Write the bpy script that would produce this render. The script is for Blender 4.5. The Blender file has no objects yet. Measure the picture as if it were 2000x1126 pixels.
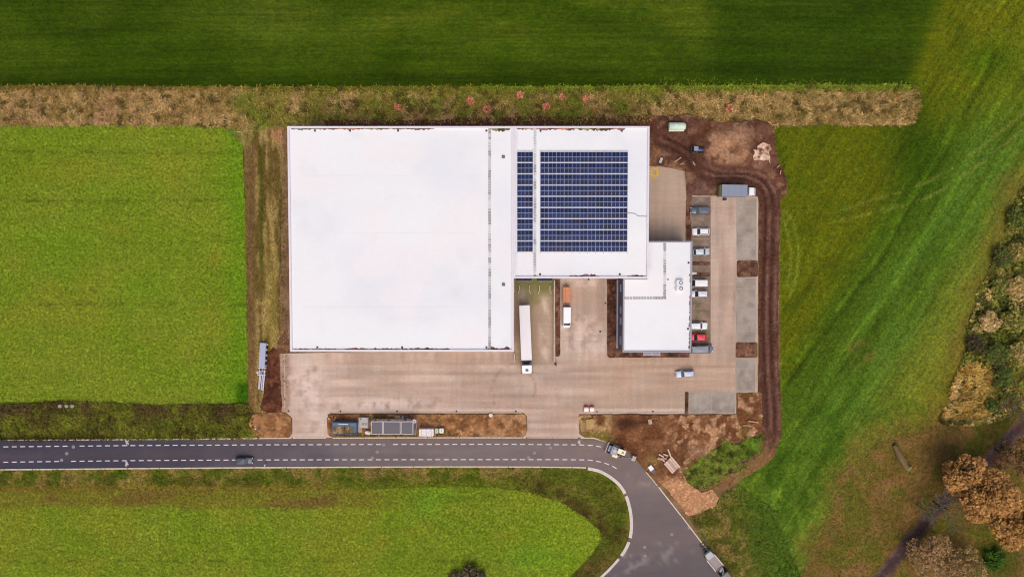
import bpy, bmesh, math, random
import numpy as np
from mathutils import Vector
from mathutils.geometry import delaunay_2d_cdt

random.seed(7)
rng = np.random.default_rng(7)
scene = bpy.context.scene
C = bpy.context.collection
R = math.radians

# ------------------------------------------------------------------ camera, sky, sun, exposure
F = 1320.0                       # focal length in photo pixels
TILT = math.atan(0.04)
HC = 165.0 * math.cos(TILT)
CAM = (0.0, HC * math.tan(TILT), HC)
cd = bpy.data.cameras.new('camera')
cd.sensor_width = 36.0
cd.lens = 36.0 * F / 2000.0
cd.clip_start = 1.0
cd.clip_end = 6000.0
cam = bpy.data.objects.new('camera', cd)
C.objects.link(cam)
cam.location = CAM
cam.rotation_euler = (-TILT, 0, 0)
scene.camera = cam

SUN_EL, SUN_AZ = R(62), R(174)    # overcast: soft light from the south (lower edge of the photo)
w = bpy.data.worlds.new('World')
scene.world = w
w.use_nodes = True
nt = w.node_tree
bg = nt.nodes['Background']
sky = nt.nodes.new('ShaderNodeTexSky')
sky.sky_type = 'NISHITA'
sky.sun_disc = False
sky.sun_elevation = SUN_EL
sky.sun_rotation = SUN_AZ
sky.air_density = 1.0
sky.dust_density = 6.0
sky.ozone_density = 0.35
nt.links.new(sky.outputs[0], bg.inputs[0])
bg.inputs[1].default_value = 0.13
ld = bpy.data.lights.new('sun', 'SUN')
ld.energy = 0.85
ld.angle = R(62)
ld.color = (0.96, 1.0, 0.94)
sun = bpy.data.objects.new('sun', ld)
C.objects.link(sun)
sdir = Vector((math.sin(SUN_AZ) * math.cos(SUN_EL), math.cos(SUN_AZ) * math.cos(SUN_EL), math.sin(SUN_EL)))
sun.rotation_euler = sdir.to_track_quat('Z', 'Y').to_euler()
vs = scene.view_settings
vs.view_transform = 'Standard'
vs.look = 'None'
vs.exposure = -0.02
vs.gamma = 1.0
scene.cycles.filter_width = 1.1
vs.use_curve_mapping = False

# ------------------------------------------------------------------ helpers
CT, ST = math.cos(TILT), math.sin(TILT)

def at(px, py, h=0.0):
    """photo pixel -> the point of the place at height h"""
    u, v = (px - 1000) / F, (563 - py) / F
    s = (CAM[2] - h) / (v * ST + CT)
    return (CAM[0] + u * s, CAM[1] + (v * CT - ST) * s)

def pxy(x, y):
    """place -> photo pixels (numpy), used only to look up the ground's own colour map"""
    dx, dy, dz = x - CAM[0], y - CAM[1], -CAM[2]
    cy = dy * CT - dz * ST
    cz = dy * ST + dz * CT
    return 1000 + F * dx / -cz, 563 - F * cy / -cz

def lin(c):
    c = np.asarray(c, float) / 255.0
    return np.where(c <= 0.04045, c / 12.92, ((c + 0.055) / 1.055) ** 2.4)

KG = 1.05
def S(r, g, b):
    v = lin((r, g, b)) / KG
    return (float(v[0]), float(v[1]), float(v[2]), 1.0)

def _h(ix, iy, seed):
    n = (ix.astype(np.int64) * 374761393 + iy.astype(np.int64) * 668265263 + seed * 982451653) & 0x7fffffff
    n = ((n ^ (n >> 13)) * 1274126177) & 0x7fffffff
    return ((n ^ (n >> 16)) & 0xffff) / 65535.0

def vnoise(x, y, seed=0):
    ix, iy = np.floor(x), np.floor(y)
    fx, fy = x - ix, y - iy
    fx, fy = fx * fx * (3 - 2 * fx), fy * fy * (3 - 2 * fy)
    a, b = _h(ix, iy, seed), _h(ix + 1, iy, seed)
    c, d = _h(ix, iy + 1, seed), _h(ix + 1, iy + 1, seed)
    return (a * (1 - fx) + b * fx) * (1 - fy) + (c * (1 - fx) + d * fx) * fy

def fbm(x, y, size, octv=3, seed=0):
    x, y = np.asarray(x, float) / size, np.asarray(y, float) / size
    t, a, s = 0, 0.5, 0
    for i in range(octv):
        t = t + a * vnoise(x, y, seed + i * 17)
        s += a
        a *= 0.55
        x, y = x * 2.03 + 11.3, y * 2.03 + 7.7
    return t / s

def sm(a, b, x):
    t = np.clip((x - a) / (b - a), 0, 1)
    return t * t * (3 - 2 * t)

def mixc(c0, c1, t):
    return np.asarray(c0, float) * (1 - t[:, None]) + np.asarray(c1, float) * t[:, None]

def inpoly(x, y, poly):
    r = np.zeros(len(x), bool)
    n = len(poly)
    for i in range(n):
        x0, y0 = poly[i]
        x1, y1 = poly[(i + 1) % n]
        if y0 == y1:
            continue
        c = ((y0 > y) != (y1 > y)) & (x < (x1 - x0) * (y - y0) / (y1 - y0) + x0)
        r ^= c
    return r

def dline(x, y, pts):
    d = np.full(len(x), 1e9)
    for (x0, y0), (x1, y1) in zip(pts[:-1], pts[1:]):
        vx, vy = x1 - x0, y1 - y0
        L = vx * vx + vy * vy + 1e-9
        t = np.clip(((x - x0) * vx + (y - y0) * vy) / L, 0, 1)
        d = np.minimum(d, np.hypot(x - x0 - t * vx, y - y0 - t * vy))
    return d

def sdist(x, y, poly):
    d = dline(x, y, list(poly) + [poly[0]])
    return np.where(inpoly(x, y, poly), d, -d)

def smooth_path(pts, n=6):
    out = []
    P = [pts[0]] + list(pts) + [pts[-1]]
    for i in range(1, len(P) - 2):
        p0, p1, p2, p3 = (np.array(P[i + k], float) for k in (-1, 0, 1, 2))
        for k in range(n):
            t = k / n
            q = 0.5 * ((2 * p1) + (-p0 + p2) * t + (2 * p0 - 5 * p1 + 4 * p2 - p3) * t * t + (-p0 + 3 * p1 - 3 * p2 + p3) * t ** 3)
            out.append(tuple(q))
    out.append(tuple(pts[-1]))
    return out

# ------------------------------------------------------------------ materials
MATS = {}
def pmat(name, col, rough=0.6, metal=0.0, var=0.0, scale=3.0, bump=0.0, coat=0.0, spec=0.5):
    if name in MATS:
        return MATS[name]
    m = bpy.data.materials.new(name)
    m.use_nodes = True
    t = m.node_tree
    b = t.nodes['Principled BSDF']
    b.inputs['Base Color'].default_value = col
    b.inputs['Roughness'].default_value = rough
    b.inputs['Metallic'].default_value = metal
    b.inputs['Coat Weight'].default_value = coat
    b.inputs['Specular IOR Level'].default_value = spec
    tc = t.nodes.new('ShaderNodeTexCoord')
    nz = t.nodes.new('ShaderNodeTexNoise')
    nz.inputs['Scale'].default_value = scale
    nz.inputs['Detail'].default_value = 5
    nz.inputs['Roughness'].default_value = 0.6
    t.links.new(tc.outputs['Object'], nz.inputs['Vector'])
    mr = t.nodes.new('ShaderNodeMapRange')
    mr.inputs['From Min'].default_value = 0.25
    mr.inputs['From Max'].default_value = 0.75
    mr.inputs['To Min'].default_value = 1 - var
    mr.inputs['To Max'].default_value = 1 + var * 0.6
    t.links.new(nz.outputs['Fac'], mr.inputs['Value'])
    vm = t.nodes.new('ShaderNodeVectorMath')
    vm.operation = 'SCALE'
    vm.inputs[0].default_value = col[:3]
    t.links.new(mr.outputs[0], vm.inputs['Scale'])
    t.links.new(vm.outputs[0], b.inputs['Base Color'])
    if bump:
        bp = t.nodes.new('ShaderNodeBump')
        bp.inputs['Strength'].default_value = bump
        bp.inputs['Distance'].default_value = 0.05
        t.links.new(nz.outputs['Fac'], bp.inputs['Height'])
        t.links.new(bp.outputs[0], b.inputs['Normal'])
    MATS[name] = m
    return m

def gmat(name, noises, tint=None, tint_size=4.0, bump=0.4, dist=0.12, rough=0.9, spots=None):
    """ground: the sheet's own colour map times several noises (size in metres, amount, stretch x, stretch y)"""
    m = bpy.data.materials.new(name)
    m.use_nodes = True
    t = m.node_tree
    b = t.nodes['Principled BSDF']
    b.inputs['Roughness'].default_value = rough
    b.inputs['Specular IOR Level'].default_value = 0.06
    at_ = t.nodes.new('ShaderNodeAttribute')
    at_.attribute_name = 'Col'
    tc = t.nodes.new('ShaderNodeTexCoord')
    cur = at_.outputs['Color']
    first = None
    for i, nn in enumerate(noises):
        size, amt, sx, sy = nn[:4]
        mp = t.nodes.new('ShaderNodeMapping')
        mp.inputs['Scale'].default_value = (sx / size, sy / size, 1 / size)
        mp.inputs['Location'].default_value = (i * 13.7, i * 5.1, 0)
        if len(nn) > 4:
            vr = t.nodes.new('ShaderNodeVectorRotate')
            vr.rotation_type = 'Z_AXIS'
            vr.inputs['Angle'].default_value = -nn[4]
            t.links.new(tc.outputs['Object'], vr.inputs['Vector'])
            t.links.new(vr.outputs[0], mp.inputs['Vector'])
        else:
            t.links.new(tc.outputs['Object'], mp.inputs['Vector'])
        nz = t.nodes.new('ShaderNodeTexNoise')
        nz.inputs['Scale'].default_value = 1.0
        nz.inputs['Detail'].default_value = 4
        nz.inputs['Roughness'].default_value = 0.6
        t.links.new(mp.outputs[0], nz.inputs['Vector'])
        mr = t.nodes.new('ShaderNodeMapRange')
        mr.inputs['From Min'].default_value = 0.28
        mr.inputs['From Max'].default_value = 0.72
        mr.inputs['To Min'].default_value = 1 - amt
        mr.inputs['To Max'].default_value = 1 + amt
        t.links.new(nz.outputs['Fac'], mr.inputs['Value'])
        vm = t.nodes.new('ShaderNodeVectorMath')
        vm.operation = 'SCALE'
        t.links.new(cur, vm.inputs[0])
        t.links.new(mr.outputs[0], vm.inputs['Scale'])
        cur = vm.outputs[0]
        if first is None:
            first = nz.outputs['Fac']
    if tint:
        nz = t.nodes.new('ShaderNodeTexNoise')
        nz.inputs['Scale'].default_value = 1.0 / tint_size
        nz.inputs['Detail'].default_value = 5
        nz.inputs['Roughness'].default_value = 0.65
        t.links.new(tc.outputs['Object'], nz.inputs['Vector'])
        mr = t.nodes.new('ShaderNodeMapRange')
        mr.inputs['From Min'].default_value = 0.42
        mr.inputs['From Max'].default_value = 0.68
        t.links.new(nz.outputs['Fac'], mr.inputs['Value'])
        vm = t.nodes.new('ShaderNodeVectorMath')
        vm.operation = 'MULTIPLY'
        vm.inputs[1].default_value = tint
        t.links.new(cur, vm.inputs[0])
        mx = t.nodes.new('ShaderNodeMix')
        mx.data_type = 'RGBA'
        t.links.new(mr.outputs[0], mx.inputs[0])
        t.links.new(cur, mx.inputs[6])
        t.links.new(vm.outputs[0], mx.inputs[7])
        cur = mx.outputs[2]
    t.links.new(cur, b.inputs['Base Color'])
    if bump:
        bp = t.nodes.new('ShaderNodeBump')
        bp.inputs['Strength'].default_value = bump
        bp.inputs['Distance'].default_value = dist
        t.links.new(first, bp.inputs['Height'])
        t.links.new(bp.outputs[0], b.inputs['Normal'])
    return m

def attr_mat(name, rough=0.85, trans=0.0, spec=0.15):
    if name in MATS:
        return MATS[name]
    m = bpy.data.materials.new(name)
    m.use_nodes = True
    t = m.node_tree
    b = t.nodes['Principled BSDF']
    b.inputs['Roughness'].default_value = rough
    b.inputs['Specular IOR Level'].default_value = spec
    a = t.nodes.new('ShaderNodeAttribute')
    a.attribute_name = 'Col'
    tc = t.nodes.new('ShaderNodeTexCoord')
    nz = t.nodes.new('ShaderNodeTexNoise')
    nz.inputs['Scale'].default_value = 2.0
    t.links.new(tc.outputs['Object'], nz.inputs['Vector'])
    mr = t.nodes.new('ShaderNodeMapRange')
    mr.inputs['To Min'].default_value = 0.75
    mr.inputs['To Max'].default_value = 1.25
    t.links.new(nz.outputs['Fac'], mr.inputs['Value'])
    vm = t.nodes.new('ShaderNodeVectorMath')
    vm.operation = 'SCALE'
    t.links.new(a.outputs['Color'], vm.inputs[0])
    t.links.new(mr.outputs[0], vm.inputs['Scale'])
    t.links.new(vm.outputs[0], b.inputs['Base Color'])
    MATS[name] = m
    return m

# ------------------------------------------------------------------ object helpers
def tag(o, label=None, cat=None, group=None, kind=None):
    if label: o['label'] = label
    if cat: o['category'] = cat
    if group: o['group'] = group
    if kind: o['kind'] = kind
    return o

def thing(name, label, cat, loc=(0, 0, 0), rot=0.0, group=None):
    o = bpy.data.objects.new(name, None)
    C.objects.link(o)
    o.empty_display_size = 0.3
    o.location = loc
    o.rotation_euler = (0, 0, rot)
    return tag(o, label, cat, group)

class MB:
    def __init__(s):
        s.v, s.f, s.mi = [], [], []
    def add(s, v, f, mi=0):
        b = len(s.v)
        s.v += [tuple(p) for p in v]
        s.f += [tuple(i + b for i in q) for q in f]
        s.mi += [mi] * len(f)
        return s
    def box(s, c, d, rz=0.0, mi=0, taper=1.0):
        x, y, z = d[0] / 2, d[1] / 2, d[2] / 2
        cs, sn = math.cos(rz), math.sin(rz)
        v = []
        for dz, k in ((-z, 1.0), (z, taper)):
            for dx, dy in ((-x, -y), (x, -y), (x, y), (-x, y)):
                dx, dy = dx * k, dy * k
                v.append((c[0] + dx * cs - dy * sn, c[1] + dx * sn + dy * cs, c[2] + dz))
        return s.add(v, [(3, 2, 1, 0), (4, 5, 6, 7), (0, 1, 5, 4), (1, 2, 6, 5), (2, 3, 7, 6), (3, 0, 4, 7)], mi)
    def prism(s, poly, z0, z1, mi=0):
        a = sum(poly[i][0] * poly[(i + 1) % len(poly)][1] - poly[(i + 1) % len(poly)][0] * poly[i][1] for i in range(len(poly)))
        if a < 0: poly = poly[::-1]
        n = len(poly)
        v = [(x, y, z0) for x, y in poly] + [(x, y, z1) for x, y in poly]
        f = [tuple(range(n - 1, -1, -1)), tuple(range(n, 2 * n))] + [(i, (i + 1) % n, n + (i + 1) % n, n + i) for i in range(n)]
        return s.add(v, f, mi)
    def loft(s, rings, cap=True, mi=0):
        n = len(rings[0])
        v = [p for r in rings for p in r]
        f = []
        for k in range(len(rings) - 1):
            for i in range(n):
                j = (i + 1) % n
                f.append((k * n + i, k * n + j, (k + 1) * n + j, (k + 1) * n + i))
        if cap:
            f.append(tuple(range(n - 1, -1, -1)))
            f.append(tuple((len(rings) - 1) * n + i for i in range(n)))
        return s.add(v, f, mi)
    def tube(s, pts, r, n=6, mi=0):
        pts = [Vector(p) for p in pts]
        rs = r if isinstance(r, (list, tuple)) else [r] * len(pts)
        rings = []
        for i, p in enumerate(pts):
            d = (pts[min(i + 1, len(pts) - 1)] - pts[max(i - 1, 0)])
            d = d.normalized() if d.length > 1e-6 else Vector((0, 0, 1))
            a = d.cross(Vector((0, 0, 1)))
            if a.length < 1e-3: a = d.cross(Vector((1, 0, 0)))
            a.normalize()
            b = d.cross(a)
            rings.append([p + (a * math.cos(6.28318 * k / n) + b * math.sin(6.28318 * k / n)) * rs[i] for k in range(n)])
        return s.loft(rings, True, mi)
    def cyl(s, c, r, h, axis='z', n=16, mi=0, r2=None):
        r2 = r if r2 is None else r2
        d = {'x': (1, 0, 0), 'y': (0, 1, 0), 'z': (0, 0, 1)}[axis]
        rings = []
        for k, rr in ((-0.5, r), (0.5, r2)):
            ring = []
            for i in range(n):
                a = 6.2831853 * i / n
                p = {'x': (0, math.cos(a), math.sin(a)), 'y': (math.sin(a), 0, math.cos(a)), 'z': (math.cos(a), math.sin(a), 0)}[axis]
                ring.append(tuple(c[j] + d[j] * k * h + p[j] * rr for j in range(3)))
            rings.append(ring)
        return s.loft(rings, True, mi)
    def torus(s, c, R_, r, n=20, m=8, mi=0):
        v, f = [], []
        for i in range(n):
            a = 6.2831853 * i / n
            for j in range(m):
                b = 6.2831853 * j / m
                q = R_ + r * math.cos(b)
                v.append((c[0] + q * math.cos(a), c[1] + q * math.sin(a), c[2] + r * math.sin(b)))
        for i in range(n):
            for j in range(m):
                f.append((i * m + j, ((i + 1) % n) * m + j, ((i + 1) % n) * m + (j + 1) % m, i * m + (j + 1) % m))
        return s.add(v, f, mi)
    def mesh(s, name, mats, bevel=0.0):
        me = bpy.data.meshes.new(name)
        me.from_pydata(s.v, [], s.f)
        for m in (mats if isinstance(mats, (list, tuple)) else [mats]):
            me.materials.append(m)
        me.polygons.foreach_set('material_index', s.mi)
        me.update()
        bm = bmesh.new()
        bm.from_mesh(me)
        bmesh.ops.recalc_face_normals(bm, faces=bm.faces)
        if bevel:
            ed = [e for e in bm.edges if len(e.link_faces) == 2 and e.calc_face_angle(0) > 0.6]
            bmesh.ops.bevel(bm, geom=ed, offset=bevel, segments=2, affect='EDGES', clamp_overlap=True)
        bm.to_mesh(me)
        bm.free()
        return me
    def obj(s, name, mats, parent=None, bevel=0.0, smooth=False):
        me = s.mesh(name, mats, bevel)
        if smooth:
            me.polygons.foreach_set('use_smooth', [True] * len(me.polygons))
        o = bpy.data.objects.new(name, me)
        C.objects.link(o)
        if parent: o.parent = parent
        return o

def inst(name, me, parent, loc=(0, 0, 0), rz=0.0, rx=0.0, sc=None):
    o = bpy.data.objects.new(name, me)
    C.objects.link(o)
    o.parent = parent
    o.location = loc
    o.rotation_euler = (rx, 0, rz)
    if sc: o.scale = sc
    return o

def raw_mesh(name, V, Fc, nper, col, mat, parent=None):
    """V (n,3), Fc (m,nper) int, col (n,3) linear"""
    me = bpy.data.meshes.new(name)
    me.vertices.add(len(V))
    me.vertices.foreach_set('co', V.astype(np.float32).ravel())
    me.loops.add(Fc.size)
    me.loops.foreach_set('vertex_index', Fc.astype(np.int32).ravel())
    me.polygons.add(len(Fc))
    me.polygons.foreach_set('loop_start', np.arange(0, Fc.size, nper, dtype=np.int32))
    me.polygons.foreach_set('loop_total', np.full(len(Fc), nper, np.int32))
    me.update(calc_edges=True)
    a = me.color_attributes.new('Col', 'FLOAT_COLOR', 'POINT')
    c4 = np.ones((len(V), 4), np.float32)
    c4[:, :3] = col
    a.data.foreach_set('color', c4.ravel())
    me.materials.append(mat)
    o = bpy.data.objects.new(name, me)
    C.objects.link(o)
    if parent: o.parent = parent
    return o

def ragged(poly, amp, step=1.2, seed=1):
    out = []
    n = len(poly)
    for i in range(n):
        a, b = np.array(poly[i]), np.array(poly[(i + 1) % n])
        L = np.hypot(*(b - a))
        k = max(1, int(L / step))
        for j in range(k):
            out.append(a + (b - a) * j / k)
    out = np.array(out)
    if amp:
        out[:, 0] += (fbm(out[:, 0], out[:, 1], 2.5, 3, seed) - 0.5) * 2 * amp
        out[:, 1] += (fbm(out[:, 0], out[:, 1], 2.5, 3, seed + 50) - 0.5) * 2 * amp
    return [tuple(p) for p in out]

def sheet(name, pxpoly, z, mat, colf, res=1.0, amp=0.0, zf=None, world=False, seed=1, step=None, kind='structure'):
    """one ground surface: clean outline, inner points for its colour map and relief"""
    poly = pxpoly if world else [at(*p) for p in pxpoly]
    poly = ragged(poly, amp, step or max(res, 0.8), seed)
    P = np.array(poly)
    x0, y0 = P.min(0); x1, y1 = P.max(0)
    gx, gy = np.meshgrid(np.arange(x0 + res / 2, x1, res), np.arange(y0 + res / 2, y1, res))
    gx, gy = gx.ravel(), gy.ravel()
    gx = gx + (rng.random(len(gx)) - 0.5) * res * 0.5
    gy = gy + (rng.random(len(gy)) - 0.5) * res * 0.5
    k = sdist(gx, gy, poly) > res * 0.35 if len(gx) * len(poly) < 4e7 else inpoly(gx, gy, poly)
    pts = [Vector(p) for p in poly] + [Vector((a, b)) for a, b in zip(gx[k], gy[k])]
    n = len(poly)
    r = delaunay_2d_cdt(pts, [(i, (i + 1) % n) for i in range(n)], [], 1, 1e-4)
    V2 = np.array([(p.x, p.y) for p in r[0]])
    T = np.array([f for f in r[2] if len(f) == 3], int)
    a, b, c = V2[T[:, 0]], V2[T[:, 1]], V2[T[:, 2]]
    cr = (b[:, 0] - a[:, 0]) * (c[:, 1] - a[:, 1]) - (b[:, 1] - a[:, 1]) * (c[:, 0] - a[:, 0])
    T[cr < 0] = T[cr < 0][:, ::-1]
    V = np.zeros((len(V2), 3))
    V[:, :2] = V2
    px, py = pxy(V2[:, 0], V2[:, 1])
    V[:, 2] = z + (zf(V2[:, 0], V2[:, 1], px, py) if zf else 0)
    col = colf(V2[:, 0], V2[:, 1], px, py)
    o = raw_mesh(name, V, T, 3, lin(np.clip(col, 0, 255)) / KG, mat)
    if zf: o.data.polygons.foreach_set('use_smooth', [True] * len(o.data.polygons))
    if kind: o['kind'] = kind
    return o, poly

def flat(*c):
    return lambda x, y, px, py: np.tile(np.array(c, float), (len(x), 1))

def sample_in(poly, n, dens=None):
    P = np.array(poly)
    x0, y0 = P.min(0); x1, y1 = P.max(0)
    x = x0 + rng.random(n) * (x1 - x0)
    y = y0 + rng.random(n) * (y1 - y0)
    k = inpoly(x, y, poly)
    x, y = x[k], y[k]
    if dens is not None:
        k = rng.random(len(x)) < dens(x, y, *pxy(x, y))
        x, y = x[k], y[k]
    return x, y

def tufts(name, label, cat, poly, per_m2, colf, z, blades=5, r=(0.2, 0.5), h=(0.15, 0.4), width=0.09, var=0.25, dens=None, mat='grass_blades', lean=None):
    P = np.array(poly)
    area = np.prod(P.max(0) - P.min(0))
    x, y = sample_in(poly, int(area * per_m2), dens)
    n = len(x)
    px, py = pxy(x, y)
    col = lin(np.clip(colf(x, y, px, py), 0, 255)) / KG
    col = col * (1 + (rng.random((n, 1)) - 0.5) * 2 * var) * (1 + (rng.random((n, 3)) - 0.5) * 0.16)
    X, Y = np.repeat(x, blades), np.repeat(y, blades)
    N = n * blades
    th = rng.random(N) * 6.2832
    rr = r[0] + rng.random(N) * (r[1] - r[0])
    hh = h[0] + rng.random(N) * (h[1] - h[0])
    dx, dy = np.cos(th) * rr, np.sin(th) * rr
    if lean is not None:
        dx = dx + lean[0]; dy = dy + lean[1]
    wd = width * (0.6 + 0.8 * rng.random(N))
    nx, ny = -np.sin(th) * wd, np.cos(th) * wd
    bx, by = X + (rng.random(N) - .5) * 0.12, Y + (rng.random(N) - .5) * 0.12
    V = np.zeros((N, 4, 3))
    V[:, 0] = np.stack([bx - nx * .4, by - ny * .4, np.full(N, z)], 1)
    V[:, 1] = np.stack([bx + dx * .55 + nx, by + dy * .55 + ny, z + hh * .9], 1)
    V[:, 2] = np.stack([bx + dx, by + dy, z + hh], 1)
    V[:, 3] = np.stack([bx + dx * .55 - nx, by + dy * .55 - ny, z + hh * .9], 1)
    cc = np.repeat(np.repeat(col, blades, 0) * (0.85 + 0.3 * rng.random((N, 1))), 4, 0)
    o = raw_mesh(name, V.reshape(-1, 3), np.arange(N * 4).reshape(-1, 4), 4, cc, attr_mat(mat))
    return tag(o, label, cat, kind='stuff')

def strip(mb, pts, wd, z0, z1, side=0.0, mi=0):
    """a band of width wd along a polyline (world points), side shifts it sideways"""
    P = [Vector(p) for p in pts]
    L, Rr = [], []
    for i, p in enumerate(P):
        d = (P[min(i + 1, len(P) - 1)] - P[max(i - 1, 0)]).normalized()
        n = Vector((-d.y, d.x))
        L.append(p + n * (wd / 2 + side)); Rr.append(p + n * (-wd / 2 + side))
    rings = [[(a.x, a.y, z0), (b.x, b.y, z0), (b.x, b.y, z1), (a.x, a.y, z1)] for a, b in zip(L, Rr)]
    return mb.loft(rings, True, mi)
# ------------------------------------------------------------------ ground
def blotch(c0, c1, size, seed, lo=0.35, hi=0.65, sx=1.0, sy=1.0):
    def f(x, y, px, py):
        return mixc(np.tile(np.array(c0, float), (len(x), 1)), c1, sm(lo, hi, fbm(x * sx, y * sy, size, 4, seed)))
    return f

BIG = 2600
m = gmat('far_grass', [(0.8, 0.3, 1, 1), (6, 0.2, 1, 1)], (1.25, 1.0, 0.6), 30)
V = np.array([(-BIG, -BIG, -0.3), (BIG, -BIG, -0.3), (BIG, BIG, -0.3), (-BIG, BIG, -0.3)], float)
g = raw_mesh('ground', V, np.array([[0, 1, 2, 3]]), 4, np.tile(lin((78, 92, 28)) / KG, (4, 1)), m)
tag(g, 'open grassland under and beyond everything', 'ground', kind='structure')

# north field: dark short grass, lens vignetting partly in its colour, faint rows along the road
def col_nfield(x, y, px, py):
    c = blotch((52, 74, 6), (62, 82, 12), 14, 3)(x, y, px, py)
    c = mixc(c, (84, 98, 22), 0.75 * sm(0.52, 0.72, fbm(x * 0.22, y, 5, 4, 9)) * sm(120, 40, py) * sm(80, 500, px))
    c = mixc(c, (40, 58, 2), 0.8 * sm(110, 160, py) * (0.4 + 0.6 * fbm(x * 0.2, y, 3, 3, 4)))
    c = mixc(c, (40, 62, 5), 0.6 * sm(1350, 1420, px) * sm(1860, 1600, px))
    c = c * (1 + 0.30 * (fbm(x * 0.05, y, 0.9, 2, 11) - 0.5))[:, None]
    c = mixc(c, (92, 100, 14), sm(-42, -4, px - 1862 + 0.37 * py + 16 * (fbm(x, y, 4, 3, 12) - .5)))
    c = mixc(c, (88, 100, 30), 0.55 * np.exp(-((px - 520 - 0.35 * py) / 150.0) ** 2) * np.exp(-((py - 30) / 45.0) ** 2))
    return c
mN = gmat('north_field_grass', [(0.6, 0.26, 0.4, 1), (0.5, 0.26, 1, 1), (0.8, 0.24, 0.03, 1), (4, 0.10, 0.06, 1)], (1.18, 1.05, 0.7), 3.0, 0.4)
NF, NFp = sheet('north_field', [(-400, -260), (2300, -260), (2300, -200), (1885, -200), (1862, 0), (1838, 80), (1800, 166), (1500, 167), (1000, 168), (500, 169), (-400, 165)], -0.15, mN, col_nfield, 1.6, 0.35)

# west field: bright young crop
def col_crop(x, y, px, py):
    c = blotch((118, 137, 34), (127, 139, 40), 9, 21, 0.3, 0.7)(x, y, px, py)
    c = mixc(c, (138, 138, 42), 0.55 * sm(0.48, 0.66, fbm(x * 0.5, y, 7, 3, 33)) * sm(250, 330, py) * sm(760, 600, py))
    c = mixc(c, (112, 142, 32), 0.4 * sm(0.5, 0.75, fbm(x, y, 12, 3, 44)))
    c = mixc(c, (104, 142, 26), 0.6 * sm(420, 472, px + 14 * fbm(x, y, 4, 2, 5)) )
    c = mixc(c, (98, 128, 20), 0.6 * sm(180, 0, px) * sm(600, 300, py) * fbm(x, y, 10, 2, 7))
    c = mixc(c, (56, 96, 8), 0.9 * sm(455, 468, px) * sm(740, 752, py))
    ln = np.minimum(np.minimum(abs(py - 296 - 0.01 * px), abs(py - 392 + 0.004 * px)), np.minimum(abs(py - 470), abs(py - 595)))
    c = c * (1 - 0.16 * sm(4.5, 0.5, ln) * sm(0.4, 0.6, fbm(x, y, 3, 2, 8)))[:, None]
    return c
mC = gmat('crop_soil_and_leaves', [(0.6, 0.62, 1, 1), (0.8, 0.14, 1, 1), (1.2, 0.10, 0.05, 1)], (0.94, 1.0, 0.85), 1.0, 0.8, 0.25)
WF, WFp = sheet('west_field', [(-400, 243), (300, 244), (430, 247), (452, 256), (474, 282), (479, 420), (482, 560), (485, 700), (484, 786), (300, 790), (160, 781), (110, 783), (-400, 795)], -0.12, mC, col_crop, 1.0, 0.25)

def col_south(x, y, px, py):
    c = col_crop(x, y, px * 0.4 - 60, py - 500)
    c = mixc(c, (138, 158, 36), 0.4 * sm(950, 1120, px))
    c = mixc(c, (108, 152, 38), 0.6 * np.exp(-((px - 1030) / 60.0) ** 2) * np.exp(-((py - 1085) / 28.0) ** 2))
    c = mixc(c, (112, 150, 38), 0.6 * np.exp(-((px - 835) / 40.0) ** 2) * np.exp(-((py - 985) / 30.0) ** 2))
    edge = 0.9 * sm(1000, 990, py + 8 * fbm(x, y, 5, 3, 3)) * sm(880, 700, px + 60 * fbm(x, y, 6, 2, 4))
    c = mixc(c, (124, 118, 42), edge)
    c = mixc(c, (118, 96, 48), edge * sm(0.5, 0.68, fbm(x * 0.35, y, 4, 3, 61)))
    return c
SF, SFp = sheet('south_field', [(-400, 962), (0, 960), (250, 956), (560, 957), (700, 954), (850, 950), (960, 951), (1040, 962), (1100, 983), (1140, 1008), (1172, 1036), (1176, 1052), (1160, 1078), (1120, 1120), (1060, 1180), (960, 1300), (-400, 1400)], -0.12, mC, col_south, 1.0, 0.25)

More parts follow.
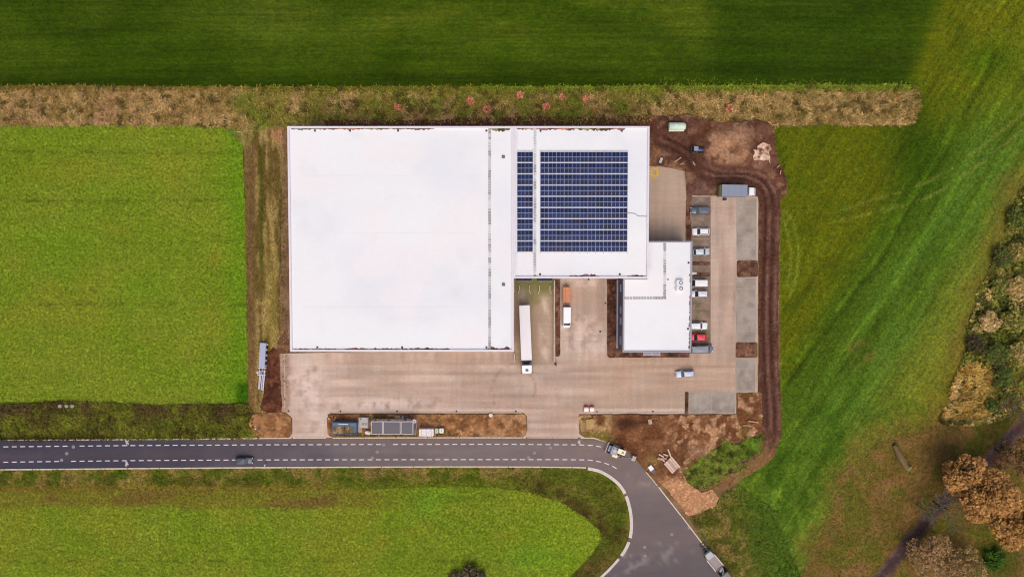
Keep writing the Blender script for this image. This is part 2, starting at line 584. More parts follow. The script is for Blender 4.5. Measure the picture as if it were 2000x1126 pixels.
# east meadow with slanting growth bands, tyre tracks and worn patches; woodland floor in the corner is its own sheet
WOOD = [(1560, 1300), (1575, 1110), (1618, 1010), (1640, 930), (1672, 905), (1712, 862), (1800, 838), (1838, 822), (1880, 790), (1890, 640), (1915, 570), (1960, 470), (1985, 380), (2040, 330), (2400, 250), (2400, 1400)]
def col_meadow(x, y, px, py):
    n1 = fbm(x, y, 7, 4, 71)
    q = (px - 1520) * 0.852 + (py - 563) * 0.523 + 30 * (n1 - 0.5)
    s = (px - 1520) * 0.523 - (py - 563) * 0.852
    streak = 0.6 * fbm(q, s * 0.06, 9, 3, 72) + 0.4 * fbm(q, s * 0.1, 30, 2, 75)
    c = mixc(np.tile(np.array((92, 100, 14.0)), (len(x), 1)), (70, 94, 18), sm(60, 130, q))
    c = mixc(c, (84, 116, 36), 0.9 * sm(120, 220, q) * sm(0.2, 0.6, streak))
    c = mixc(c, (110, 120, 38), sm(235, 320, q))
    c = mixc(c, (116, 108, 34), 0.8 * sm(320, 395, q))
    c = mixc(c, (104, 108, 18), 0.75 * sm(1835, 1880, px + 0.35 * py - 40) * sm(300, 120, py))
    c = mixc(c, (62, 88, 10), 0.75 * np.exp(-((px - 1930) / 70.0) ** 2) * np.exp(-((py - 120) / 40.0) ** 2))
    c = mixc(c, (42, 68, 4), 0.75 * np.exp(-((px - 1790) / 55.0) ** 2) * np.exp(-((py - 300) / 90.0) ** 2))
    c = mixc(c, (64, 86, 14), 0.35 * sm(0.5, 0.7, fbm(x, y, 5, 3, 80)) * sm(160, 60, q))
    c = mixc(c, (88, 112, 32), 0.6 * sm(1720, 1560, px) * sm(730, 900, py) )
    c = mixc(c, (58, 88, 16), 0.55 * sm(0.45, 0.65, fbm(x, y, 4, 3, 81)) * sm(700, 860, py))
    c = mixc(c, (96, 124, 36), 0.65 * sm(0.5, 0.68, fbm(x, y, 3, 3, 83)) * sm(800, 960, py) * sm(1700, 1560, px))
    c = mixc(c, (108, 92, 48), 0.8 * sm(0.42, 0.62, fbm(x, y, 2.5, 3, 84)) * np.exp(-((px - 1680) / 38.0) ** 2) * np.exp(-((py - 690) / 22.0) ** 2))
    # bands left by machines
    k = (streak - 0.5)
    c = c * (1 + 0.16 * k)[:, None]
    for a, amp in ((118, 0.24), (128, -0.20), (176, 0.16), (196, -0.14), (228, 0.15), (262, -0.10), (48, -0.12), (92, 0.14)):
        c = c * (1 + amp * np.exp(-((q - 46 * (n1 - 0.5) - a - 14 * np.sin(s / 170.0)) / 5.0) ** 2) * sm(0.35, 0.6, fbm(x, y, 9, 2, int(a))))[:, None]
    for off in (0, 30):
        tr = smooth_path([(2080, 170 + off), (2000, 222 + off), (1900, 300 + off), (1810, 356 + off), (1700, 392 + off * .8), (1600, 424 + off * .6)], 5)
        c = mixc(c, (126, 132, 58), 0.55 * sm(5, 1, dline(px, py, tr)) * sm(1560, 1720, px) * sm(0.2, 0.5, fbm(x, y, 4, 2, 90)))
    arc = smooth_path([(1532, 410), (1552, 440), (1560, 490), (1556, 540), (1540, 580)], 5)
    c = mixc(c, (120, 132, 44), 0.75 * sm(4.5, 1, dline(px, py, arc)))
    arc = smooth_path([(1530, 425), (1540, 460), (1546, 510), (1536, 560)], 5)
    c = mixc(c, (116, 132, 44), 0.75 * sm(4.5, 1, dline(px, py, arc)))
    c = mixc(c, (120, 112, 56), 0.55 * sm(14, 2, px - 1522 + 10 * n1) * sm(380, 420, py) * sm(870, 830, py))
    wd = sdist(px, py, WOOD)
    c = mixc(c, (112, 100, 44), 0.75 * sm(-50, 5, wd + 70 * (fbm(x, y, 4, 4, 91) - 0.5)))
    c = mixc(c, (88, 110, 30), 0.6 * sm(40, 6, abs(py - 178)) * sm(1830, 1760, px))
    return c
mM = gmat('meadow_grass', [(0.55, 0.42, 1, 1), (1.2, 0.2, 1, 1), (1.1, 0.20, 0.05, 1, 1.02), (0.6, 0.16, 0.08, 1, 0.98)], (1.2, 1.0, 0.8), 2.0, 0.5)
EM, EMp = sheet('east_meadow', [(1290, 150), (1800, 160), (1838, 80), (1862, 0), (1885, -200), (2300, -200), (2300, 1400), (1150, 1400), (1340, 1010), (1380, 960), (1460, 930), (1500, 840), (1500, 420), (1480, 230), (1290, 235)], -0.17, mM, col_meadow, 0.62)

def col_wood(x, y, px, py):
    c = blotch((126, 100, 56), (108, 92, 42), 3.5, 101)(x, y, px, py)
    c = mixc(c, (94, 98, 32), 0.75 * sm(0.46, 0.64, fbm(x, y, 5, 4, 102)))
    c = mixc(c, (142, 104, 66), 0.55 * sm(0.5, 0.7, fbm(x, y, 3, 3, 103)))
    c = mixc(c, (52, 76, 12), 0.95 * np.exp(-((px - 1940) / 48.0) ** 2) * np.exp(-((py - 1090) / 34.0) ** 2))
    c = mixc(c, (62, 58, 18), 0.7 * sm(860, 800, py) * sm(0.35, 0.6, fbm(x, y, 4, 3, 104)))
    c = mixc(c, (58, 74, 14), 0.6 * sm(760, 600, py))
    return c
mW = gmat('leaf_litter', [(0.5, 0.42, 1, 1), (1.2, 0.24, 1, 1), (5, 0.12, 1, 1)], (1.12, 0.9, 0.75), 2.0, 0.7, 0.15)
WD, WDp = sheet('woodland_floor', WOOD, -0.14, mW, col_wood, 0.9, 1.6, seed=5, step=0.5)

PATH = smooth_path([(1690, 1170), (1722, 1126), (1800, 1030), (1862, 962), (1930, 900), (2000, 828), (2120, 710)], 6)
def band(path, half):
    P = [Vector(p) for p in path]
    a, b = [], []
    for i, p in enumerate(P):
        d = (P[min(i + 1, len(P) - 1)] - P[max(i - 1, 0)]).normalized()
        n = Vector((-d.y, d.x))
        h = half[i] if isinstance(half, list) else half
        a.append(tuple(p + n * h)); b.append(tuple(p - n * h))
    return a + b[::-1]
def col_path(x, y, px, py):
    d = dline(px, py, PATH)
    c = blotch((76, 62, 64), (96, 80, 78), 2.5, 111)(x, y, px, py)
    c = mixc(c, (60, 42, 38), 0.7 * np.exp(-((d - 3) / 3.0) ** 2))
    return mixc(c, (112, 84, 46), sm(13, 17, d + 4 * fbm(x, y, 2, 2, 5)))
mP = gmat('woodland_track', [(0.4, 0.2, 1, 1), (1.5, 0.2, 1, 1)], (1.1, 0.95, 0.85), 2, 0.5)
sheet('path', band(PATH, 17), -0.11, mP, col_path, 0.6, 0.35, seed=9, step=0.6)

# rough verges
def col_nverge(x, y, px, py):
    n = fbm(x, y, 5, 4, 121)
    c = blotch((170, 140, 92), (136, 112, 64), 1.8, 122)(x, y, px, py)
    c = mixc(c, (158, 122, 88), 0.6 * sm(0.5, 0.7, fbm(x, y, 3, 3, 124)) * sm(480, 300, px))
    g_ = sm(440, 500, px + 60 * (n - .5)) * sm(1310, 1240, px + 90 * (n - .5))
    c = mixc(c, (126, 118, 50), 0.9 * g_ * sm(0.38, 0.58, fbm(x, y, 4, 4, 123)))
    c = mixc(c, (100, 112, 34), 0.7 * g_ * sm(0.55, 0.66, fbm(x, y, 3, 3, 125)))
    c = mixc(c, (112, 108, 36), 0.9 * sm(184, 174, py + 8 * (n - .5)) * sm(460, 520, px))
    c = mixc(c, (112, 128, 36), 0.85 * sm(180, 172, py) * sm(900, 960, px))
    c = mixc(c, (110, 96, 36), 0.7 * sm(180, 172, py) * sm(520, 400, px))
    c = mixc(c, (78, 68, 32), 0.85 * sm(0.58, 0.68, fbm(x, y, 1.1, 3, 126)))
    return c
mV = gmat('rough_grass', [(0.5, 0.42, 1, 1), (0.9, 0.25, 1, 1), (4, 0.12, 1, 1)], (1.1, 0.92, 0.75), 1.5, 0.8, 0.2)
NV, NVp = sheet('north_verge', [(-400, 163), (0, 167), (500, 169), (1000, 168), (1500, 166), (1770, 165), (1788, 168), (1796, 180), (1796, 214), (1790, 234), (1772, 243), (1640, 244), (1515, 246), (1490, 240), (1400, 244), (1280, 232), (1268, 240), (900, 240), (640, 240), (560, 250), (470, 258), (430, 248), (300, 245), (-400, 246)], -0.11, mV, col_nverge, 0.7, 0.35, seed=12)

def col_wverge(x, y, px, py):
    st = fbm(x * 3.0, y * 0.35, 2.2, 3, 131)
    c = mixc(np.tile(np.array((160, 136, 84.0)), (len(x), 1)), (102, 84, 44), sm(0.35, 0.65, st))
    c = mixc(c, (112, 88, 54), 0.85 * sm(506, 498, px + 6 * st) * sm(270, 300, py))
    c = mixc(c, (78, 76, 24), 0.9 * np.exp(-((px - 508 - 3 * st) / 4.5) ** 2) * sm(280, 300, py) * sm(560, 500, py))
    c = mixc(c, (74, 64, 30), 0.8 * np.exp(-((px - 552) / 6.0) ** 2) * sm(330, 380, py) * sm(650, 600, py))
    c = mixc(c, (146, 128, 66), 0.7 * np.exp(-((px - 530) / 12.0) ** 2) * sm(400, 560, py) * sm(700, 650, py))
    c = mixc(c, (170, 118, 92), 0.85 * sm(285, 262, py + 0.9 * (545 - px) + 14 * (st - .5)) * sm(505, 530, px))
    c = mixc(c, (122, 118, 62), 0.7 * sm(290, 262, py) * sm(505, 480, px))
    c = mixc(c, (84, 128, 40), 0.7 * sm(290, 255, py) * sm(472, 450, px))
    c = mixc(c, (148, 104, 74), 0.7 * sm(640, 720, py) * sm(506, 494, px) * fbm(x, y, 3, 3, 8))
    return c
mV2 = gmat('worn_grass_strip', [(0.5, 0.42, 1.5, 0.6), (0.9, 0.22, 1, 0.5), (4, 0.08, 1, 1)], (1.05, 1.0, 0.8), 1.5, 0.7, 0.15)
WV, WVp = sheet('west_verge', [(440, 246), (560, 246), (640, 236), (640, 252), (572, 258), (572, 700), (566, 806), (490, 806), (484, 790), (484, 700), (481, 560), (478, 420), (475, 284), (448, 262)], -0.10, mV2, col_wverge, 0.5, 0.3, seed=14)

def col_swverge(x, y, px, py):
    c = blotch((88, 88, 32), (110, 104, 42), 2.2, 141)(x, y, px, py)
    c = mixc(c, (72, 60, 30), 0.75 * sm(0.48, 0.66, fbm(x, y, 4, 4, 142)))
    c = mixc(c, (118, 126, 36), 0.7 * sm(0.54, 0.68, fbm(x, y, 1.8, 3, 143)))
    c = mixc(c, (84, 66, 44), 0.8 * sm(0.5, 0.66, fbm(x, y, 5, 3, 144)) * sm(830, 800, py))
    c = mixc(c, (44, 38, 14), 0.6 * sm(846, 856, py) * sm(300, 180, px))
    return c
mV3 = gmat('scrub_floor', [(0.5, 0.5, 1, 1), (1.0, 0.3, 1, 1)], (0.8, 1.05, 0.7), 1.8, 0.9, 0.25)
SW, SWp = sheet('roadside_scrub_strip', [(-400, 792), (0, 792), (90, 784), (115, 780), (150, 781), (300, 790), (484, 788), (496, 808), (498, 832), (520, 852), (494, 857), (0, 861), (-400, 864)], -0.09, mV3, col_swverge, 0.8, 0.3, seed=16)

def col_sverge(x, y, px, py):
    c = blotch((108, 112, 36), (138, 120, 62), 2.4, 151)(x, y, px, py)
    c = mixc(c, (78, 82, 26), 0.75 * sm(0.46, 0.64, fbm(x, y, 3, 4, 152)) * sm(920, 934, py))
    c = mixc(c, (140, 116, 72), 0.8 * sm(0.45, 0.62, fbm(x * .5, y, 3, 3, 153)) * sm(936, 918, py) * sm(300, 500, px))
    c = mixc(c, (72, 92, 16), 0.7 * sm(0.5, 0.66, fbm(x, y, 2, 3, 154)))
    c = mixc(c, (128, 112, 44), 0.9 * sm(944, 954, py) * sm(720, 600, px))
    c = mixc(c, (100, 112, 26), 0.8 * sm(934, 946, py) * sm(600, 760, px) * sm(1010, 940, px))
    cu = sm(980, 1080, px)
    c = mixc(c, (90, 98, 30), 0.7 * cu * sm(0.35, 0.6, fbm(x, y, 3, 3, 155)))
    c = mixc(c, (76, 62, 32), 0.85 * cu * np.exp(-((py - 985 - (px - 1110) * .62) / 20.0) ** 2) * sm(0.3, 0.55, fbm(x, y, 2.5, 3, 156)))
    c = mixc(c, (98, 80, 44), 0.7 * cu * sm(1060, 1110, py) * sm(0.3, 0.6, fbm(x, y, 2, 3, 157)))
    return c
SV, SVp = sheet('south_verge', [(-400, 917), (0, 915), (500, 912), (1000, 911), (1150, 913), (1190, 924), (1220, 952), (1236, 1000), (1232, 1046), (1216, 1086), (1176, 1126), (1060, 1240), (930, 1320), (1060, 1180), (1122, 1118), (1160, 1077), (1176, 1052), (1172, 1036), (1140, 1008), (1100, 983), (1040, 962), (960, 951), (850, 950), (700, 954), (560, 958), (250, 960), (-400, 966)], -0.10, mV, col_sverge, 0.7, 0.25, seed=18)

def zd(px, py):
    x, y = at(px, py)
    return float(z_dirt(np.array([x]), np.array([y]), np.array([float(px)]), np.array([float(py)]))[0]) + .02

# packed earth under and between the paved and dug areas
sheet('packed_earth', [(552, 240), (1505, 240), (1522, 360), (1522, 850), (1500, 892), (1404, 975), (1352, 1016), (1440, 1128), (1432, 1136), (1330, 1020), (1240, 915), (1150, 870), (600, 870), (500, 866), (497, 830), (500, 810), (546, 805), (546, 700)], -0.075, gmat('packed_earth', [(0.45, 0.25, 1, 1), (1, 0.15, 1, 1)], (1.05, .98, .93), 2, .6), blotch((146, 116, 88), (118, 90, 66), 2, 401), 1.2, 0.2, seed=77)

# ------------------------------------------------------------------ road
ROAD_N = smooth_path([(-400, 862), (0, 859), (300, 857.5), (570, 855), (850, 854), (1130, 854.5), (1160, 856), (1185, 862), (1214, 873), (1232, 886), (1250, 906), (1275, 938), (1320, 994), (1370, 1060), (1420, 1122), (1520, 1250)], 5)
ROAD_S = smooth_path([(-400, 919), (0, 916.5), (300, 914), (500, 912.5), (800, 911), (1000, 911), (1120, 912), (1150, 914), (1180, 924), (1206, 943), (1222, 968), (1231, 1000), (1232, 1030), (1227, 1055), (1215, 1080), (1190, 1110), (1150, 1146), (1060, 1240)], 5)
def col_road(x, y, px, py):
    n = fbm(x, y, 6, 4, 161)
    c = mixc(np.tile(np.array((68, 66, 79.0)), (len(x), 1)), (122, 110, 109), sm(150, 950, px + 240 * (n - .5)))
    c = mixc(c, (136, 118, 110), 0.7 * sm(1000, 1180, px) * sm(1000, 900, py) * sm(0.3, 0.6, n))
    c = mixc(c, (112, 101, 101), 0.8 * sm(930, 1010, py))
    c = mixc(c, (98, 90, 94), 0.8 * sm(1060, 1126, py + 40 * (n - .5)))
    c = mixc(c, (94, 82, 84), 0.45 * sm(14, 4, abs(py - 884 + (px - 1000) * 0.004)) * sm(700, 300, px))
    c = mixc(c, (118, 98, 88), 0.7 * sm(868, 858, py) * sm(300, 520, px))
    c = mixc(c, (152, 136, 128), 0.7 * sm(6, 1, dline(px, py, [(1225, 925), (1250, 940), (1300, 956)])) * sm(0.35, 0.6, fbm(x, y, 1.5, 2, 4)))
    c = mixc(c, (150, 138, 138), 0.6 * sm(5, 1, dline(px, py, smooth_path([(1190, 1128), (1230, 1110), (1254, 1098), (1258, 1086)], 4))) * sm(0.4, 0.6, fbm(x, y, 1.2, 2, 6)))
    c = mixc(c, (148, 136, 134), 0.55 * sm(0.68, 0.76, fbm(x, y, 1.4, 2, 163)) * sm(1040, 1070, py))
    st = fbm(x * .12, y * 2.2, 2, 3, 164)
    return c * (1 + 0.16 * (st - 0.5) * sm(1150, 1050, px))[:, None]
mR = gmat('asphalt', [(0.3, 0.07, 1, 1), (2.5, 0.07, 0.25, 1), (9, 0.05, 1, 1)], (1.05, 0.97, 0.95), 5, 0.15, 0.02, 0.85)
RD, RDp = sheet('road', ROAD_N + ROAD_S[::-1], -0.06, mR, col_road, 1.0, 0, step=2.0)

white = pmat('road_paint', S(226, 216, 220), 0.7, 0, 0.12, 1.5)
def dash_line(path, pitch, ln, wd, skip=()):
    P = [np.array(p) for p in path]
    seg = [np.hypot(*(b - a)) for a, b in zip(P[:-1], P[1:])]
    tot = sum(seg); s = 0.0
    def pt(d):
        for a, b, l in zip(P[:-1], P[1:], seg):
            if d <= l: return a + (b - a) * d / l
            d -= l
        return P[-1]
    while s + ln < tot:
        a, b = pt(s), pt(s + ln)
        mid = (a + b) / 2
        if not any(u < mid[0] < v for u, v in skip):
            wa, wb = at(*a), at(*b)
            mb = MB()
            strip(mb, [wa, wb], wd * .82, -0.058, -0.050)
            mb.obj('lane_dash', white, RD)
        s += pitch
dash_line([(-60, 872.6), (4, 872), (240, 869.5), (500, 868), (750, 867.3), (1000, 867), (1130, 868), (1160, 869.5), (1184, 874)], 16.55, 9.6, 0.26, [(134, 154), (741, 758)])
dash_line(smooth_path([(-60, 903), (0, 902), (240, 899), (500, 897.5), (750, 897), (1000, 896.8), (1130, 897.2), (1160, 899), (1182, 904), (1199, 911), (1214, 922)], 6), 16.55, 9.6, 0.26, [(112, 132)])

def bike_symbol(px, py, rot, sc=1.0):
    mb = MB()
    cx, cy = at(px, py)
    def P(a, b):
        cs, sn = math.cos(rot), math.sin(rot)
        return (cx + (a * cs - b * sn) * sc, cy + (a * sn + b * cs) * sc)
    for k in (-1, 1):
        ring = [P(k * 0.42 + 0.27 * math.cos(t * 0.5236), 0.27 * math.sin(t * 0.5236)) for t in range(13)]
        strip(mb, ring, 0.11 * sc, -0.058, -0.050)
    for a, b in (((-0.42, 0), (-0.15, 0.42)), ((-0.15, 0.42), (0.3, 0.42)), ((0.42, 0), (0.26, 0.58)), ((0.0, 0.0), (0.3, 0.42)), ((-0.42, 0), (0.02, 0.02)), ((0.0, 0.0), (-0.2, 0.52)), ((0.14, 0.6), (0.38, 0.6))):
        strip(mb, [P(*a), P(*b)], 0.11 * sc, -0.057, -0.048)
    return mb.obj('bicycle_symbol', white, RD)
bike_symbol(249, 863, R(90), 0.95); bike_symbol(246, 904.5, R(-90), 0.95)
bike_symbol(1132, 863.5, R(90), 0.75)

lid_m = pmat('concrete_lid', S(146, 136, 138), 0.9, 0, 0.25, 4)
lid = MB().cyl((0, 0, 0), 0.42, 0.03, n=18).torus((0, 0, 0.012), 0.36, 0.03, 18, 5).mesh('manhole_cover', lid_m)
for px, py in ((143, 872), (130, 885), (120, 898), (749, 868), (736.5, 882), (727, 893.5), (1044, 884), (1032.5, 893), (1075, 874), (1312, 1043), (1259, 1068), (1260, 1085), (1346, 1030)):
    inst('manhole_cover', lid, RD, (*at(px, py), -0.05))

kerb_m = pmat('pale_kerb_stone', S(224, 204, 186), 0.85, 0, 0.25, 1.2)
def kerb(path, wd, z1, name='kerb', m_=kerb_m, side=0.0, parent=RD):
    mb = MB()
    strip(mb, [at(*p) for p in path], wd, -0.12, z1, side)
    return mb.obj(name, m_, parent)
def sub(path, x0, x1):
    return [p for p in path if x0 <= p[0] <= x1]
def kerbs_along(path, x0, x1, step, wd, gap=1.2):
    x = x0
    while x < x1 - 4:
        e = min(x + step, x1)
        q = [(t, float(np.interp(t, [p[0] for p in path], [p[1] for p in path]))) for t in np.linspace(x, e - gap, 5)]
        kerb(q, wd, 0.03)
        x = e
kn = [p for p in ROAD_N if p[0] < 1190]; ks = [p for p in ROAD_S[:60] if p[0] < 1148]
kerbs_along(kn, 0, 570, 66, 0.24); kerbs_along(kn, 572, 640, 66, 0.20); kerbs_along(kn, 650, 1028, 62, 0.26); kerbs_along(kn, 1030, 1132, 50, 0.16); kerbs_along(kn, 1134, 1186, 52, 0.26)
kerbs_along(ks, -60, 1146, 62, 0.30)
kerb(smooth_path([(1186, 862.2), (1214, 873.5)], 3), 0.4, 0.03)
kerb([(1262, 921), (1284, 948)], 0.2, 0.03); kerb([(1286, 950), (1330, 1006)], 0.28, 0.03); kerb([(1331, 1007), (1376, 1066)], 0.26, 0.03); kerb([(1377, 1067), (1440, 1146)], 0.26, 0.03)
wide_m = pmat('white_concrete_band', S(216, 202, 194), 0.85, 0, 0.2, 0.7)
crv = smooth_path([(1148, 915), (1170, 920), (1192, 932), (1210, 948), (1222, 968), (1230, 996), (1232.5, 1026), (1229, 1052), (1217, 1078), (1192, 1108), (1168, 1131), (1120, 1180)], 10)
for a, b in ((0, 39), (40, 70), (72, 83), (84, 109)):
    kerb(crv[a:b], 0.78 if a < 84 else 0.62, 0.05, 'kerb_band', wide_m, 0.1)

# ------------------------------------------------------------------ yard
def col_yard(x, y, px, py):
    n = fbm(x, y, 8, 4, 171)
    c = blotch((184, 161, 146), (196, 172, 157), 6, 172)(x, y, px, py)
    c = mixc(c, (180, 154, 138), 0.7 * sm(0.48, 0.66, fbm(x * .5, y, 7, 3, 173)))
    c = mixc(c, (186, 158, 136), 0.6 * sm(1090, 1200, px) * sm(690, 700, py))
    # tyre dust along the driving directions
    c = c * (1 + 0.13 * (fbm(x * 2.4, y * 0.12, 2, 3, 174) - .5) * sm(0, 1, sm(725, 690, py) + 0.0) * 2)[:, None]
    c = c * (1 + 0.15 * (fbm(x * .1, y * 2.2, 2, 3, 175) - .5) * sm(690, 710, py) * 2)[:, None]
    for x0, y0, sx, sy, a in ((600, 745, 40, 60, 0.5), (760, 790, 120, 13, 0.5), (1140, 655, 45, 40, 0.45), (620, 830, 30, 25, 0.4), (1070, 655, 9, 45, 0.6), (1055, 590, 12, 30, .4), (1143, 552, 26, 6, .55), (1190, 585, 5, 10, .6), (1100, 640, 9, 6, .5)):
        c = mixc(c, (226, 204, 192), 1.8 * a * np.exp(-((px - x0) / sx) ** 2 - ((py - y0) / sy) ** 2) * sm(0.3, 0.55, fbm(x, y, 1.8, 4, 176)))
    for x0, y0, sx, sy, a in ((1040, 800, 120, 16, .35), (1420, 600, 14, 200, .3), (890, 700, 300, 9, .25), (1300, 740, 90, 30, .25), (1200, 745, 40, 40, .3)):
        c = mixc(c, (168, 138, 116), 1.4 * a * np.exp(-((px - x0) / sx) ** 2 - ((py - y0) / sy) ** 2) * sm(0.2, 0.6, n))
    # greenish damp dock lane
    dk = sm(1003, 1006, px) * sm(1086, 1083, px) * sm(735, 690, py)
    c = mixc(c, (158, 136, 112), 0.65 * dk)
    c = mixc(c, (112, 112, 62), 0.8 * dk * sm(612, 552, py + 60 * (fbm(x, y, 2.5, 3, 177) - .5)))
    c = mixc(c, (186, 168, 158), 0.9 * dk * np.exp(-((px - 1020) / 10.0) ** 2) * np.exp(-((py - 582) / 16.0) ** 2))
    c = mixc(c, (212, 190, 176), 0.9 * dk * np.exp(-((px - 1063) / 9.0) ** 2) * sm(0.35, 0.6, fbm(x, y * .5, 2, 3, 179)) * sm(560, 600, py))
    # black turning marks
    for tr in ([(960, 760), (968, 735), (985, 718), (1010, 708), (1022, 712)], [(966, 770), (966, 790)], [(1034, 730), (1045, 750), (1042, 775)]):
        c = c * (1 - 0.13 * sm(2.6, 0.6, dline(px, py, smooth_path(tr, 6))))[:, None]
    c = mixc(c, (216, 194, 182), 0.6 * sm(797, 799.5, py) * sm(805, 803, py) * sm(640, 660, px) * sm(1345, 1330, px) * (1 - sm(1015, 1030, px) * sm(1150, 1140, px)))
    c = mixc(c, (178, 146, 132), 0.7 * sm(561, 559, px))
    # quieter north-east patch
    c = mixc(c, (180, 156, 138), 0.8 * sm(1345, 1335, px) * sm(474, 468, py) * sm(1265, 1270, px))
    c = mixc(c, (152, 118, 96), 0.6 * sm(700, 690, px) * 0)
    c = mixc(c, (156, 124, 104), 0.7 * sm(560 + 10, 562, px) * sm(0.4, 0.6, fbm(x, y, 2, 3, 180)))
    return c
mY = gmat('concrete_pavers', [(0.45, 0.09, 1, 1), (1.0, 0.06, 0.05, 1), (1.0, 0.06, 1, 0.05), (2.2, 0.05, 0.12, 1)], (1.04, 0.97, 0.94), 5, 0.2, 0.015, 0.9)
YARD = [(546, 690), (548, 803), (560, 806), (571, 816), (571, 845), (564, 854.5), (650, 854), (640, 846), (638, 816), (646, 805), (1022, 805), (1029, 812), (1030, 840), (1022, 853), (1142, 853.5), (1131, 846), (1131, 808), (1438, 808), (1438, 768), (1480, 766), (1481, 383), (1349, 381), (1349, 474), (1338, 474), (1341, 335), (1300, 326), (1262, 324), (1262, 538), (1000, 538), (1000, 680)]
YD, YDp = sheet('yard_paving', YARD, 0.0, mY, col_yard, 0.6, 0, step=3.0)
YD['label'] = 'tan concrete paver yard around the white halls'

def col_bay(x, y, px, py):
    c = blotch((170, 156, 144), (156, 141, 129), 3, 181)(x, y, px, py)
    c = mixc(c, (132, 122, 116), 0.5 * sm(0.55, 0.7, fbm(x, y, 2, 3, 182)))
    return mixc(c, (184, 166, 150), 0.4 * sm(0.55, 0.7, fbm(x, y, 1.4, 3, 183)))
mB = gmat('grey_pavers', [(0.28, 0.10, 1, 1), (0.9, 0.07, 1, 1)], (0.97, 1.0, 1.03), 2, 0.35, 0.02)
line_m = pmat('bay_line_stone', S(178, 165, 154), 0.9, 0, 0.3, 1.0)
def bay(name, poly, lines, colf=col_bay, mat=mB, edge=True, lm=line_m, seed=31):
    o, p = sheet(name, poly, 0.012, mat, colf, 0.6, 0.0, seed=seed, step=2)
    for a, b in lines:
        mb = MB(); strip(mb, [at(*a), at(*b)], 0.08, 0.012, 0.022); mb.obj('bay_line', lm, o)
    if edge:
        mb = MB(); q = [at(*t) for t in poly]; strip(mb, q + [q[0]], 0.10, 0.0, 0.028); mb.obj('edge_kerb', lm, o)
    return o
bay('parking_bay', [(1438.5, 388), (1477.5, 388), (1477, 506), (1438.5, 507)], [((1440, y_), (1476, y_)) for y_ in (404, 424, 445.5, 466, 486)])
bay('parking_bay', [(1437.5, 543), (1476, 543), (1475.5, 666), (1437, 667)], [((1439, y_), (1474, y_)) for y_ in (564, 584.5, 605, 625.5, 646)])
bay('parking_bay', [(1436.5, 700), (1475.5, 700), (1474.5, 763), (1436, 764)], [((1438, y_), (1473, y_)) for y_ in (720, 742)])
bay('parking_bay', [(1346, 765), (1435.5, 765), (1435, 806), (1346, 806.5)], [((x_, 767), (x_, 805)) for x_ in (1368, 1390, 1412)])
def col_wbay(x, y, px, py):
    c = blotch((152, 132, 118), (134, 114, 102), 2, 191)(x, y, px, py)
    c = mixc(c, (126, 104, 92), 0.7 * sm(0.5, 0.66, fbm(x, y, 1.6, 3, 192)))
    c = mixc(c, (104, 100, 66), 0.6 * sm(0.52, 0.68, fbm(x, y, 1.3, 3, 193)) * sm(540, 600, py))
    return mixc(c, (172, 128, 108), 0.6 * sm(0.55, 0.7, fbm(x, y, 1.5, 3, 194)) * sm(540, 600, py))
mB2 = gmat('grass_pavers', [(0.28, 0.2, 1, 1), (0.7, 0.12, 0.5, 1)], (0.95, 1.0, 0.95), 1.6, 0.4, 0.03)
wl = pmat('sandy_bay_line', S(186, 164, 142), 0.9, 0, 0.3, 1.0)
bay('parking_strip', [(1350, 384), (1388, 384), (1388, 690), (1335, 690), (1335, 476), (1350, 476)], [((1352, y_), (1386, y_)) for y_ in (466, 477, 602, 622, 643, 668)], col_wbay, mB2, False, wl)

for px0, px1 in ((648, 1020), (1150, 1336)):
    n_ = max(2, int((px1 - px0) / 40))
    for k_ in range(n_):
        a_, b_ = px0 + (px1 - px0) * k_ / n_, px0 + (px1 - px0) * (k_ + 1) / n_ - .5
        kerb([(a_, 805.2), (b_, 805.2)], 0.16, 0.07, 'edge_kerb', kerb_m, 0, YD)
for k_ in range(22):
    y_ = 692 + k_ * 5
    if k_ % 7 != 3: kerb([(556.5, y_), (556.5, y_ + 3.8)], 0.14, 0.05, 'edge_kerb', kerb_m, 0, YD)

# planting beds and bare soil
def col_soil(dark, lightc, seed):
    def f(x, y, px, py):
        c = blotch(dark, lightc, 2.2, seed)(x, y, px, py)
        c = mixc(c, np.array(dark) * 0.72, 0.7 * sm(0.52, 0.7, fbm(x, y, 1.2, 3, seed + 1)))
        return mixc(c, np.clip(np.array(lightc) * 1.22, 0, 255), 0.7 * sm(0.62, 0.72, fbm(x, y, 0.9, 3, seed + 2)))
    return f
mS = gmat('soil', [(0.45, 0.3, 1, 1), (0.9, 0.18, 1, 1), (3, 0.1, 1, 1)], (1.06, 0.98, 0.92), 2, 0.9, 0.12, 0.95)
def relief(amp, size, seed):
    return lambda x, y, px, py: amp * fbm(x, y, size, 3, seed)
def rrect(x0, y0, x1, y1, r, n=4):
    out = []
    for cx, cy, a0 in ((x1 - r, y0 + r, -90), (x1 - r, y1 - r, 0), (x0 + r, y1 - r, 90), (x0 + r, y0 + r, 180)):
        for k in range(n + 1):
            a = R(a0 + 90 * k / n)
            out.append((cx + r * math.cos(a), cy + r * math.sin(a)))
    return out
